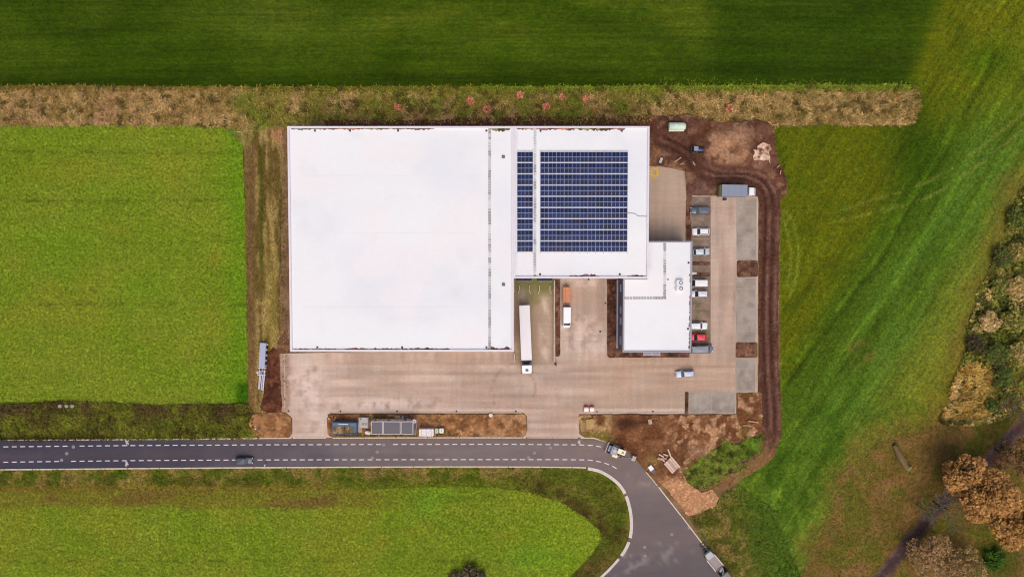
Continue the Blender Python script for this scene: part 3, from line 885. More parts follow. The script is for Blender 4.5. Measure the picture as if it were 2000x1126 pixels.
beds = [
    (rrect(1439.5, 508, 1480, 540.5, 4), (96, 66, 46), (122, 88, 62)),
    (rrect(1437, 668, 1479.5, 698, 4), (100, 68, 48), (126, 90, 66)),
    (rrect(1338, 765, 1344.5, 807, 2), (84, 58, 42), (108, 80, 58)),
    (rrect(1335, 510.5, 1387.5, 518.5, 4), (98, 70, 54), (116, 84, 64)),
    (rrect(1335, 531.5, 1387.5, 540, 4), (98, 70, 54), (116, 84, 64)),
    ([(1084.5, 545), (1093.5, 545), (1094, 692), (1091, 696), (1085, 696)], (98, 66, 48), (124, 88, 66)),
    ([(1185.5, 545), (1210, 545), (1210, 682), (1340, 682), (1347, 690), (1346, 697), (1190, 698), (1186, 694)], (84, 54, 38), (118, 80, 58)),
]
for i, (pl, a, b) in enumerate(beds):
    o, p = sheet('planting_bed', pl, 0.03, mS, col_soil((a[0], a[1] + 2, a[2] + 8), (b[0], b[1] + 1, b[2] + 8), 200 + i * 7), 0.35, 0.08, relief(0.12, 0.8, i), seed=40 + i, step=0.5)
    mb = MB(); strip(mb, p[::2] + [p[0]], 0.12, 0.0, 0.06); mb.obj('edge_kerb', pmat('grey_edge', S(150, 128, 112), .9, 0, .2), o)

# soil islands by the road
ISL = rrect(640, 808, 1028, 851.5, 7)
def col_isl(x, y, px, py):
    c = col_soil((134, 94, 60), (166, 120, 84), 260)(x, y, px, py)
    c = mixc(c, (112, 72, 42), 0.6 * np.exp(-((px - 668) / 30.0) ** 2 - ((py - 814) / 8.0) ** 2))
    c = mixc(c, (84, 82, 32), 0.75 * sm(840, 852, py) * sm(640, 660, px) * sm(900, 820, px) * fbm(x, y, 1.5, 3, 5) * 1.4)
    c = mixc(c, (98, 96, 44), 0.7 * np.exp(-((px - 745) / 32.0) ** 2 - ((py - 817) / 6.0) ** 2))
    return mixc(c, (188, 148, 110), 0.6 * sm(0.55, 0.7, fbm(x * .5, y, 2, 3, 266)) * sm(900, 960, px))
o, ISLp = sheet('soil_island', ISL, 0.03, mS, col_isl, 0.45, 0.08, relief(0.3, 1.6, 3), seed=52, step=0.6)
LSL = [(494, 808), (540, 806), (560, 807), (569, 814), (570, 844), (562, 853), (510, 854), (490, 846), (484, 826)]
sheet('soil_island', LSL, 0.03, mS, col_soil((140, 98, 64), (170, 124, 86), 270), 0.45, 0.4, relief(0.25, 1.5, 8), seed=53, step=0.6)

# the dug-over north-east corner and the haul track round the east side
TRACK = smooth_path([(1290, 270), (1345, 300), (1362, 325), (1392, 341), (1440, 342), (1478, 352), (1502, 385), (1503, 470), (1499, 600), (1502, 720), (1507, 820), (1500, 868), (1468, 905), (1400, 950)], 8)
def rut(px, py, k):
    return sum(np.exp(-((dline(px, py, [(p[0] + o_, p[1] - o_ * .5) if p[1] < 360 else (p[0] + o_, p[1]) for p in TRACK]) ) / 2.6) ** 2) for o_ in k)
def col_dirt(x, y, px, py):
    n = fbm(x, y, 4, 4, 301)
    c = blotch((108, 74, 58), (84, 54, 42), 3.2, 302)(x, y, px, py)
    c = mixc(c, (138, 104, 84), 0.8 * sm(0.52, 0.64, fbm(x, y, 1.8, 4, 303)))
    sand = np.exp(-((px - 1420) / 46.0) ** 4 - ((py - 290) / 36.0) ** 4) * sm(0.3, 0.48, fbm(x, y, 2.2, 4, 305))
    c = mixc(c, (172, 132, 102), np.clip(sand, 0, 0.92))
    c = mixc(c, (104, 72, 54), 0.85 * np.exp(-((px - 1437) / 11.0) ** 2 - ((py - 291) / 10.0) ** 2))
    c = mixc(c, (84, 52, 36), 0.8 * sm(18, 4, dline(px, py, smooth_path([(1296, 258), (1335, 278), (1372, 258), (1386, 244)], 5))) * sm(.3, .55, n))
    c = mixc(c, (92, 58, 44), 0.9 * sm(0, 1, sm(1276, 1266, px) * sm(248, 243, py)))
    c = mixc(c, (96, 58, 48), 0.8 * sm(1255, 1240, px))
    c = mixc(c, (144, 104, 74), 0.75 * np.exp(-((px - 1281) / 8.0) ** 2 - ((py - 295) / 22.0) ** 2))
    c = mixc(c, (104, 78, 72), 0.7 * sm(500, 370, py) * np.exp(-((px - 1372) / 26.0) ** 2) * sm(340, 360, py))
    d = dline(px, py, TRACK)
    c = mixc(c, (88, 58, 48), 0.85 * sm(24, 15, d) * sm(880, 820, py))
    c = mixc(c, (60, 37, 29), 0.9 * np.clip(rut(px, py, (-9, 6)), 0, 1) * sm(0.2, 0.5, fbm(x, y, 5, 2, 9)) * sm(880, 800, py))
    c = mixc(c, (136, 102, 88), 0.65 * np.clip(rut(px, py, (-2, 14)), 0, 1) * sm(0.3, 0.55, fbm(x, y, 4, 2, 19)))
    c = mixc(c, (130, 96, 62), 0.8 * sm(850, 900, py))
    c = mixc(c, (142, 112, 70), 0.6 * sm(860, 940, py) * sm(0.4, 0.6, n))
    c = mixc(c, (112, 104, 48), 0.4 * sm(870, 940, py) * sm(0.5, 0.65, fbm(x, y, 2, 3, 29)))
    return c
def z_dirt(x, y, px, py):
    n = fbm(x, y, 3, 4, 311)
    ne = sm(1262, 1290, px) * sm(380, 340, py)
    z = 0.25 * fbm(x, y, 1.2, 3, 312) + ne * 1.1 * n
    z = z + ne * 1.0 * np.exp(-((px - 1418) / 34.0) ** 2 - ((py - 292) / 28.0) ** 2) * (0.5 + n)
    z = z - 0.9 * np.exp(-((px - 1437) / 10.0) ** 2 - ((py - 291) / 9.0) ** 2)
    d = dline(px, py, TRACK)
    z = z * (0.35 + 0.65 * sm(8, 22, d)) - 0.12 * np.clip(rut(px, py, (-9, 6)), 0, 1) + 0.16 * np.clip(rut(px, py, (-2, 14)), 0, 1)
    return np.maximum(z, 0.0)
mD = gmat('dug_soil', [(0.6, 0.36, 1, 1), (1.1, 0.22, 1, 1), (3, 0.08, 1, 1)], (1.06, 0.98, 0.93), 2.4, 0.9, 0.12, 0.95)
DIRT = [(632, 234), (760, 235), (860, 234), (900, 231), (960, 229), (1060, 228), (1200, 229), (1268, 226), (1300, 228), (1340, 226), (1372, 234), (1400, 240), (1440, 239), (1470, 236), (1496, 237), (1510, 250), (1512, 290), (1524, 330), (1538, 362), (1536, 378), (1524, 390), (1521, 470), (1520, 600), (1520, 700), (1524, 760), (1526, 850), (1512, 892), (1490, 912), (1440, 940), (1402, 962), (1388, 970), (1382, 950), (1404, 940), (1450, 906), (1482, 874), (1490, 840), (1489, 768), (1482, 764), (1482, 384), (1350, 381), (1350, 470), (1341, 474), (1340, 345), (1338, 330), (1318, 326), (1300, 328), (1290, 322), (1272, 322), (1262, 320), (1262, 250), (640, 250)]
DR, DRp = sheet('bare_soil_ground', DIRT, 0.02, mD, col_dirt, 0.5, 0.35, z_dirt, seed=60, step=0.5)

SED = [(1131, 810), (1336, 808.5), (1338, 809), (1439, 809), (1439, 768), (1482, 767), (1488, 800), (1489, 842), (1470, 852), (1440, 862), (1410, 866), (1384, 884), (1352, 904), (1336, 920), (1342, 940), (1370, 962), (1392, 955), (1404, 972), (1398, 984), (1370, 1000), (1345, 1006), (1300, 953), (1262, 918), (1246, 900), (1232, 884), (1216, 872), (1190, 862), (1160, 855), (1146, 853), (1134, 845)]
def col_sed(x, y, px, py):
    n = fbm(x, y, 3, 4, 321)
    c = blotch((128, 88, 60), (106, 68, 44), 3, 322)(x, y, px, py)
    c = mixc(c, (180, 142, 108), 0.85 * sm(0.5, 0.62, fbm(x, y, 1.3, 4, 323)) * sm(1280, 1330, px))
    c = mixc(c, (176, 146, 100), 0.8 * sm(1210, 1190, px + 10 * n) * sm(0.25, 0.5, fbm(x, y, 2, 3, 324)) * sm(850, 838, py))
    c = mixc(c, (116, 108, 50), 0.8 * sm(1205, 1180, px) * sm(838, 848, py))
    c = mixc(c, (70, 42, 30), 0.95 * np.exp(-((px - 1225) / 24.0) ** 2 - ((py - 826) / 12.0) ** 2))
    c = mixc(c, (74, 48, 34), 0.7 * np.exp(-((py - 823 + (px - 1260) * .12) / 4.0) ** 2) * sm(1205, 1225, px) * sm(1300, 1270, px))
    c = mixc(c, (190, 142, 104), 0.85 * sm(925, 948, py + 16 * (n - .5)))
    c = mixc(c, (150, 126, 78), 0.7 * np.exp(-((px - 1272) / 18.0) ** 2 - ((py - 902) / 16.0) ** 2))
    c = mixc(c, (166, 138, 116), 0.7 * np.exp(-((px - 1362) / 20.0) ** 2 - ((py - 882) / 10.0) ** 2) * sm(.3, .55, n))
    c = mixc(c, (112, 94, 44), 0.5 * sm(0.55, 0.7, fbm(x, y, 1.6, 3, 326)) * sm(980, 940, py) * sm(1420, 1440, px))
    return c
SE, SEp = sheet('building_rubble_ground', SED, 0.02, mD, col_sed, 0.45, 0.3, lambda x, y, px, py: np.maximum(0, 0.5 * fbm(x, y, 2, 4, 331) - 0.06 + 0.5 * np.exp(-((px - 1225) / 22.0) ** 2 - ((py - 826) / 12.0) ** 2)), seed=62, step=0.5)
GRN = [(1492, 846), (1486, 868), (1460, 896), (1418, 926), (1388, 944), (1362, 950), (1344, 940), (1337, 918), (1354, 902), (1388, 882), (1414, 866), (1450, 862)]
def col_grn(x, y, px, py):
    c = blotch((112, 118, 46), (94, 104, 34), 1.5, 341)(x, y, px, py)
    c = mixc(c, (58, 62, 22), 0.85 * sm(0.5, 0.6, fbm(x, y, 1.5, 4, 342)))
    c = mixc(c, (138, 128, 64), 0.6 * sm(0.55, 0.68, fbm(x, y, 1.5, 3, 343)))
    return mixc(c, (92, 124, 38), 0.6 * sm(1420, 1470, px) * sm(0.3, 0.6, fbm(x, y, 2, 3, 344)))
GN, GNp = sheet('green_patch', GRN, 0.10, mV3, col_grn, 0.5, 1.8, relief(0.3, 1.5, 9), seed=64, step=0.4)
def col_edge(x, y, px, py):
    c = blotch((112, 116, 40), (146, 124, 70), 2.5, 351)(x, y, px, py)
    c = mixc(c, (80, 82, 28), 0.7 * sm(0.48, 0.64, fbm(x, y, 2.4, 4, 352)))
    c = mixc(c, (86, 110, 32), sm(1440, 1530, px + 0.25 * (1126 - py) + 50 * (fbm(x, y, 3, 3, 353) - .5)))
    return c
EDG = [(1345, 1008), (1398, 986), (1404, 970), (1440, 945), (1520, 1000), (1560, 1126), (1580, 1300), (1540, 1290), (1422, 1124)]
ED, EDp = sheet('roadside_grass', EDG, -0.08, mV, col_edge, 0.6, 1.6, seed=66, step=0.5)
# ------------------------------------------------------------------ buildings
HH, OH = 11.0, 8.0
wx0, wx1 = at(563.8, 466, HH)[0], at(1003.4, 620, HH)[0]
ytop = at(900, 246.3, HH)[1]
ybot = at(780, 686.3, HH)[1]
ex1 = at(1267.6, 400, HH)[0]
ey0 = at(1140, 543.2, HH)[1]
ox0, ox1 = at(1216.6, 620, OH)[0], at(1351.5, 580, OH)[0]
otop, obot = at(1310, 470.6, OH)[1], at(1280, 688, OH)[1]

clad = pmat('pale_cladding', S(196, 194, 200), 0.5, 0.2, 0.06, 0.6)
coping_m = pmat('pale_metal_coping', S(226, 219, 226), 0.5, 0.0, 0.05, 0.8)
grey_cop = pmat('blue_grey_coping', S(152, 152, 164), 0.5, 0.1, 0.08, 0.8)
dark_clad = pmat('dark_blue_cladding', S(86, 84, 104), 0.45, 0.2, 0.12, 0.7)
black = pmat('black_plastic', S(30, 30, 36), 0.6)
glass_d = pmat('window_glass', (0.02, 0.024, 0.034, 1), 0.08, 0, 0.1, 1.0, 0, 0, 0.6)
roof_m = gmat('roof_membrane', [(1.2, 0.012, 1, 1), (9, 0.02, 0.3, 1), (0.3, 0.012, 1, 1)], (0.99, 0.99, 0.985), 12, 0.05, 0.01, 0.6)
stain_m = gmat('roof_dirt', [(0.22, 0.28, 1, 1), (0.7, 0.2, 0.4, 1)], (1.15, 0.9, 0.85), 1.0, 0.3, 0.02)

def ring(mb, poly, wd, z0, z1):
    """coping round a footprint (axis aligned, counter-clockwise): butted lengths"""
    n = len(poly)
    ins = []
    for i in range(n):
        a, b, c = (Vector(poly[(i + k) % n]) for k in (-1, 0, 1))
        d0, d1 = (b - a).normalized(), (c - b).normalized()
        ins.append(b + Vector((-d0.y, d0.x)) * wd + Vector((-d1.y, d1.x)) * wd)
    for i in range(n):
        j = (i + 1) % n
        mb.prism([tuple(poly[i]), tuple(poly[j]), tuple(ins[j]), tuple(ins[i])], z0, z1)
    return [tuple(p) for p in ins]

def building(name, label, poly, H, wall_m, cop_m, cop_w, roof_drop=0.35):
    t = thing(name, label, 'building')
    cx = sum(p[0] for p in poly) / len(poly); cy = sum(p[1] for p in poly) / len(poly)
    mb = MB(); inner = ring(mb, poly, cop_w, H - 0.5, H)
    mb.obj('parapet', cop_m, t)
    mb = MB()
    k = [(p[0], p[1]) for p in poly]
    n = len(k); q = []
    for i in range(n):
        a, b, c = (Vector(k[(i + d) % n]) for d in (-1, 0, 1))
        d0, d1 = (b - a).normalized(), (c - b).normalized()
        q.append(tuple(b + (Vector((-d0.y, d0.x)) + Vector((-d1.y, d1.x))) * 0.06))
    mb.prism(q, -0.2, H - 0.505)
    mb.obj('wall', wall_m, t)
    def col_roof(x, y, px, py):
        c = np.tile(np.array((239, 238, 240.0)), (len(x), 1))
        c = mixc(c, (231, 231, 237), 0.8 * sm(0.45, 0.7, fbm(x, y, 14, 4, 401)))
        c = mixc(c, (242, 236, 238), 0.7 * sm(0.5, 0.7, fbm(x, y, 8, 3, 402)))
        return mixc(c, (222, 220, 222), 0.35 * sm(0.7, 0.8, fbm(x, y, 4, 3, 403)))
    rf, _ = sheet('roof', inner, H - roof_drop, roof_m, col_roof, 2.0, 0, world=True, step=4, kind=None)
    rf.parent = t
    return t, rf, inner

WH, WHr, WHi = building('warehouse', 'largest white flat roofed hall, square, on the west side of the yard', [(wx0, ybot), (wx1, ybot), (wx1, ytop), (wx0, ytop)], HH, clad, coping_m, 0.45)
PH, PHr, PHi = building('production_hall', 'white flat roofed hall carrying the blue solar panels, east of the square hall', [(wx1 + 0.01, ey0), (ex1, ey0), (ex1, ytop), (wx1 + 0.01, ytop)], HH, clad, coping_m, 0.4)
OB, OBr, OBi = building('office_building', 'lower white roofed office block with dark blue west wall beside the parked cars',
                        [(ox0, obot), (ox1, obot), (ox1, otop), (ex1 + 0.02, otop), (ex1 + 0.02, ey0 - 0.02), (ox0, ey0 - 0.02)], OH, dark_clad, grey_cop, 0.35, 0.25)

def stains(parent, x0, x1, y, z, sgn, seed, full=0.5, depth=0.9, c0=(150, 104, 90), c1=(86, 66, 52)):
    """silt along a parapet: ragged patches lying on the membrane"""
    x = x0
    k = random.Random(seed)
    while x < x1 - 1.5:
        L = k.uniform(1.5, 9)
        if k.random() < full:
            e = min(x + L, x1)
            n = max(3, int((e - x) / 0.35))
            top = [(x + (e - x) * i / n, y) for i in range(n + 1)]
            d = depth * k.uniform(0.5, 1.0)
            bot = [(x + (e - x) * i / n, y + sgn * d * (0.25 + 0.75 * k.random()) * (0.4 + 0.6 * math.sin(math.pi * (i + .3) / (n + .6)))) for i in range(n + 1)]
            pl = top + bot[::-1]
            if sgn > 0: pl = pl
            o, _ = sheet('silt_stain', pl, z, stain_m, blotch(tuple(min(255, v + k.randint(-10, 50)) for v in c0), c1, 0.7, seed + int(x * 10)), 0.3, 0, world=True, step=5, kind=None)
            o.parent = parent
        x += L
zr = HH - 0.35 + 0.006
stains(WHr, WHi[0][0] + 0.3, WHi[1][0] - 6, WHi[0][1], zr, 1, 3, 0.55, 0.6)
stains(WHr, WHi[1][0] - 6, WHi[1][0] - 0.5, WHi[0][1], zr, 1, 4, 1.0, 1.1, (140, 84, 76))
stains(WHr, WHi[0][0] + 0.3, WHi[1][0] - 6, WHi[2][1], zr, -1, 5, 0.75, 0.6, (120, 92, 88))
stains(WHr, WHi[1][0] - 5.0, WHi[1][0] - 0.3, WHi[2][1], zr, -1, 6, 1.0, 1.3, (120, 112, 74), (70, 62, 44))
stains(PHr, PHi[0][0] + 0.2, PHi[1][0] - 0.2, PHi[2][1], zr, -1, 7, 0.85, 0.95, (150, 116, 96))
stains(PHr, PHi[0][0] + 9, PHi[1][0] - 0.2, PHi[0][1], zr, 1, 8, 0.75, 0.9, (168, 108, 96))
def stains_v(parent, y0, y1, x, z, seed):
    k = random.Random(seed); y = y0
    while y < y1:
        L = k.uniform(0.3, 1.6)
        if k.random() < 0.7:
            d = k.uniform(0.12, 0.34)
            o, _ = sheet('silt_stain', [(x - d, y), (x, y), (x, y + L), (x - d * .7, y + L * .9), (x - d * 1.1, y + L * .4)], z, stain_m, blotch((190, 150, 124), (140, 112, 92), .6, seed + int(y * 7)), 0.3, 0.05, world=True, step=.4, kind=None)
            o.parent = parent
        y += L + 0.2
stains_v(OBr, OBi[1][1] + 0.5, OBi[1][1] + 20, OBi[1][0], OH - 0.244, 11)
def gr_dirt(cx, cy, w_, h_):
    pass

# roof drains, vents, seams
dr_m = pmat('drain_dark', S(52, 50, 54), 0.7)
drain = MB().box((0, 0, 0.08), (0.44, 0.44, 0.16), taper=0.75).cyl((0, 0, 0.2), 0.13, 0.12, n=10).mesh('roof_drain', dr_m)
zt = HH - 0.35
for px in (614, 683, 777, 950):
    inst('roof_drain', drain, WHr, (at(px, 252, HH)[0], WHi[2][1] - 0.5, zt))
for px in (619, 785, 950):
    inst('roof_drain', drain, WHr, (at(px, 680, HH)[0], WHi[0][1] + 0.5, zt))
for px in (1056, 1215):
    inst('roof_drain', drain, PHr, (at(px, 252, HH)[0], PHi[2][1] - 0.6, zt))
for px in (1055, 1211):
    inst('roof_drain', drain, PHr, (at(px, 538, HH)[0], PHi[0][1] + 0.5, zt))
for py in (513, 642):
    inst('roof_drain', drain, OBr, (OBi[1][0] - 0.45, at(1345, py, OH)[1], OH - 0.25))
inst('roof_drain', drain, OBr, (*at(1305, 545.5, OH), OH - 0.25), 0.3, 0, (.7, .7, .7))
vent_m = pmat('grey_vent', S(120, 118, 126), 0.5, 0.3)
ventm = MB().cyl((0, 0, 0.2), 0.16, 0.4, n=12).cyl((0, 0, 0.45), 0.30, 0.12, n=12, r2=0.1).box((0, 0, 0.03), (0.7, 0.7, 0.06)).mesh('roof_vent', vent_m)
for px, py in ((983, 306), (983.5, 555.5)):
    inst('roof_vent', ventm, WHr, (*at(px, py, HH), zt))
seam = MB().box(((wx1 + 0.75), (ytop + ey0) / 2, zt + 0.04), (0.5, ytop - ey0 - 1.6, 0.08), taper=0.9)
seam.obj('expansion_joint', pmat('joint_white', S(228, 227, 232), 0.6), PHr, 0.02)
for py in (343, 455, 600):
    y_ = at(700, py, HH)[1]
    MB().box(((wx0 + wx1) / 2 - 3, y_, zt + 0.012), (wx1 - wx0 - 12, 0.14, 0.024)).obj('membrane_seam', pmat('seam_white', S(233, 232, 236), 0.65, 0, .05, .4), WHr)

# walkway slabs on the roofs
slabs = [pmat('walkway_slab_grey_' + n_, c_, 0.9, 0, 0.3, 2.0) for n_, c_ in (('dark', S(168, 163, 164)), ('mid', S(188, 183, 183)), ('light', S(208, 204, 204)), ('pale', S(224, 220, 220)))]
slab = [MB().box((0, 0, 0.025), (0.62, 0.56, 0.05)).mesh('walkway_slab', m_) for m_ in slabs]
kk = random.Random(4)
def walkway(parent, a, b, h, pitch, z, wts, skip=()):
    (x0, y0), (x1, y1) = at(*a, h), at(*b, h)
    L = math.hypot(x1 - x0, y1 - y0); n = int(L / pitch); rot = math.atan2(y1 - y0, x1 - x0) + math.pi / 2
    cur = 0; left = 0
    for i in range(n):
        if left <= 0:
            cur = kk.choices(range(4), wts)[0]; left = kk.randint(1, 3)
        left -= 1
        t = (i + .5) / n
        inst('walkway_slab', slab[cur], parent, (x0 + (x1 - x0) * t + kk.uniform(-.03, .03), y0 + (y1 - y0) * t, z + 0.002), rot + kk.uniform(-.03, .03))
walkway(WHr, (956.3, 250), (956.3, 683), HH, 0.62, zt, (4, 4, 3, 1))
walkway(PHr, (1045, 250), (1044.8, 541), HH, 0.62, zt, (4, 4, 4, 2))
walkway(OBr, (1299, 474), (1298.6, 581), OH, 0.63, OH - 0.25, (5, 4, 2, 2))
walkway(OBr, (1302, 581.5), (1219, 582), OH, 0.63, OH - 0.25, (3, 4, 3, 3))

# docks in the south wall of the production hall
rub = pmat('dark_rubber', S(44, 43, 58), 0.8)
for px0, px1 in ((1009.5, 1038.5), (1051, 1078.5)):
    xa, xb = at(px0, 546, 4.5)[0], at(px1, 546, 4.5)[0]
    d = MB().box(((xa + xb) / 2, ey0 - 0.42, 4.35), (xb - xa, 0.86, 0.5))
    d.box((xa + 0.3, ey0 - 0.42, 2.05), (0.6, 0.84, 4.1)).box((xb - 0.3, ey0 - 0.42, 2.05), (0.6, 0.84, 4.1))
    ds = d.obj('dock_shelter', rub, PH, 0.02)
    MB().box(((xa + xb) / 2, ey0 + 0.0, 2.0), (xb - xa - 1.3, 0.16, 4.0)).obj('dock_door', clad, PH)
    MB().box(((xa + xb) / 2, ey0 - 0.87, 4.66), (xb - xa, 0.06, 0.10)).obj('edge_trim', coping_m, ds)
# small outlet between both roofs and the office's west side
MB().box((ex1 + 0.05, at(1266, 521, HH)[1], HH + 0.02), (0.9, 0.9, 0.14)).obj('overflow_box', coping_m, PH, 0.03)
pl_m = pmat('pale_plinth', S(176, 172, 180), 0.8, 0, 0.15)
MB().box((ox0 - 0.12, (obot + ey0) / 2 - 0.3, 0.2), (0.32, ey0 - obot - 0.7, 0.5)).obj('plinth', pl_m, OB)
fr_m = pmat('window_frame_violet', S(124, 120, 150), 0.5)
for py, ln in ((562, 1.5), (604.5, 1.5), (625, 1.6), (663, 1.8)):
    y_ = at(1211, py, 4)[1]
    for z_ in (5.4,):
        f = MB()
        for s_ in (-1, 1):
            f.box((ox0 + 0.02, y_ + s_ * ln / 2, z_), (0.13, 0.10, 1.7)); f.box((ox0 + 0.02, y_, z_ + s_ * 0.85), (0.13, ln + 0.14, 0.10))
        fo = f.obj('window', fr_m, OB)
        MB().box((ox0 + 0.03, y_, z_), (0.14, ln - 0.1, 1.6)).obj('pane', pmat('pale_window_glass', (0.16, 0.17, 0.24, 1), 0.1), fo)
        MB().box((ox0 - 0.03, y_, z_ - 0.95), (0.2, ln + 0.3, 0.06)).obj('sill', pmat('pale_sill', S(170, 168, 190), .5), fo)
for i in range(5):
    y_ = obot + 3 + i * 4.3
    f = MB().box((ox1 - 0.02, y_, 4.8), (0.14, 2.6, 1.6)).obj('window', dark_clad, OB)
    MB().box((ox1 + 0.0, y_, 4.8), (0.16, 2.4, 1.4)).obj('pane', glass_d, f)
# entrance canopy
xa, ya = at(1257.5, 694, 3.2); xb, yb = at(1289, 694, 3.2)
cg = pmat('milky_canopy_glass', S(138, 130, 146), 0.15, 0, 0.15, 1.5)
cf = pmat('canopy_frame', S(190, 180, 180), 0.4, 0.4)
can = MB().box(((xa + xb) / 2, obot - 1.35, 3.05), (xb - xa + 0.2, 0.1, 0.14)).box(((xa + xb) / 2, obot - 0.04, 3.12), (xb - xa + 0.2, 0.1, 0.14))
for q in (xa, (xa + xb) / 2, xb): can.box((q, obot - 0.7, 3.1), (0.12, 1.32, 0.12))
can = can.obj('canopy', cf, OB)
for q in range(2):
    u = xa + (xb - xa) * (q + .5) / 2
    MB().box((u, obot - 0.7, 3.17), ((xb - xa) / 2 - 0.16, 1.2, 0.03)).obj('canopy_pane', cg, can)
MB().box(((xa + xb) / 2, obot + 0.02, 1.2), (2.4, 0.14, 2.4)).obj('door', glass_d, OB)

# ------------------------------------------------------------------ roof equipment
ac_w = pmat('air_conditioner_white', S(232, 232, 234), 0.5, 0, 0.05)
ac_g = pmat('fan_grey', S(112, 112, 120), 0.5, 0.3)
for i, (px, py) in enumerate(((1327.7, 551.5), (1327.7, 562.5))):
    t = thing('air_conditioner', ('white roof fan unit, upper of the two round ones on the office roof', 'white roof fan unit, lower of the two round ones on the office roof')[i], 'air conditioner', (*at(px, py, OH), OH - 0.25), 0, 'fan units on the office roof')
    MB().box((-0.1, 0, 0.45), (1.6, 1.25, 0.75)).obj('case', ac_w, t, 0.04)
    MB().torus((0.15, 0, 0.84), 0.34, 0.09, 22, 8).obj('fan_ring', ac_g, t, smooth=True)
    f = MB().cyl((0.15, 0, 0.83), 0.09, 0.06, n=10)
    for k in range(5):
        a = k * 1.2566; f.box((0.15 + 0.19 * math.cos(a), 0.19 * math.sin(a), 0.835), (0.22, 0.09, 0.02), a)
    f.obj('fan', ac_w, t)
    MB().box((-0.1, 0, 0.03), (1.4, 1.2, 0.06)).obj('base_frame', ac_w, t)
    MB().tube([(-0.75, 0.2, 0.2), (-1.2, 0.2, 0.1), (-1.25, -0.3, 0.08)], 0.035).obj('pipe', pmat('pipe_pale', S(186, 184, 188), .5), t)
pts = smooth_path([(1226, 415.5), (1234, 416), (1241, 417.5), (1247, 421.5), (1256, 422), (1266, 422.5)], 6)
o = MB().tube([(*at(p[0], p[1], HH), zt + 0.06) for p in pts], 0.075, 6).obj('cable', pmat('grey_cable', S(150, 146, 150), 0.6))
tag(o, 'thin grey cable running from the wide solar field to the east roof edge', 'cable')

# ------------------------------------------------------------------ solar panels
cell = []
for i, c_ in enumerate(((0.012, 0.017, 0.058, 1), (0.015, 0.022, 0.075, 1), (0.014, 0.025, 0.10, 1), (0.013, 0.015, 0.042, 1), (0.022, 0.018, 0.058, 1))):
    cell.append(pmat('solar_cells_' + 'abcde'[i], c_, 0.35, 0, 0.25, 1.7, 0, 0, 0.2))
fr = pmat('aluminium_frame', S(146, 156, 192), 0.4, 0.3)
PW, PL = 1.77, 1.145
pmesh = []
for c_ in cell:
    mb = MB()
    for s_ in (-1, 1): mb.box((s_ * (PW / 4 - 0.006), 0, 0.0), (PW / 2 - 0.075, PL - 0.10, 0.035))
    pmesh.append(mb.mesh('solar_panel', c_))
fb = MB()
for s_ in (-1, 1):
    fb.box((s_ * (PW / 2 - 0.022), 0, -0.004), (0.044, PL, 0.05)); fb.box((0, s_ * (PL / 2 - 0.026), -0.004), (PW - 0.088, 0.052, 0.05))
fb.box((0, 0, 0.001), (0.05, PL - 0.104, 0.042))
frame_mesh = fb.mesh('frame', fr)
kk = random.Random(9)
def array(label, px_l, px_r, ncol):
    xl, xr = at(px_l, 394, HH)[0], at(px_r, 394, HH)[0]
    yt, yb_ = at(1140, 296.3, HH)[1], at(1140, 491.7, HH)[1]
    pitch = (xr - xl) / ncol; pp = (yt - yb_ + 0.14) / 9
    t = thing('solar_array', label, 'solar array', ((xl + xr) / 2, (yt + yb_) / 2, zt), 0, 'solar arrays on the hall roof')
    ox, oy = t.location.x, t.location.y
    tilt = R(3)
    for c_ in range(ncol + 1):
        MB().box((xl + c_ * pitch - ox, 0, 0.11), (0.07, yt - yb_ + 0.7, 0.08)).obj('mounting_rail', fr, t)
    for r_ in range(18):
        pr, half = divmod(r_, 2)
        yc = yt - pr * pp - PL / 2 * math.cos(tilt) - half * (PL + 0.02) * math.cos(tilt)
        for c_ in range(ncol):
            w_ = (2, 3, 2, 2, 1) if r_ < 4 else (2, 3, 4, 1, 1)
            p = inst('solar_panel', kk.choices(pmesh, w_)[0], t, (xl + (c_ + .5) * pitch - ox, yc - oy, 0.27), 0, tilt if half else -tilt)
            f = bpy.data.objects.new('frame', frame_mesh); C.objects.link(f); f.parent = p
    for pr in range(10):
        y_ = yt - pr * pp + 0.07 - oy
        MB().box((0, y_, 0.26), (xr - xl, 0.15, 0.05)).obj('bright_gap_strip', coping_m, t)  # white strip added above the shade so panel gaps read as bright roof
array('narrow solar field two panels wide, left of the roof walkway', 1010.3, 1040.6, 2)
array('wide dark blue solar field eleven panels across, right of the roof walkway', 1055.4, 1225.8, 11)

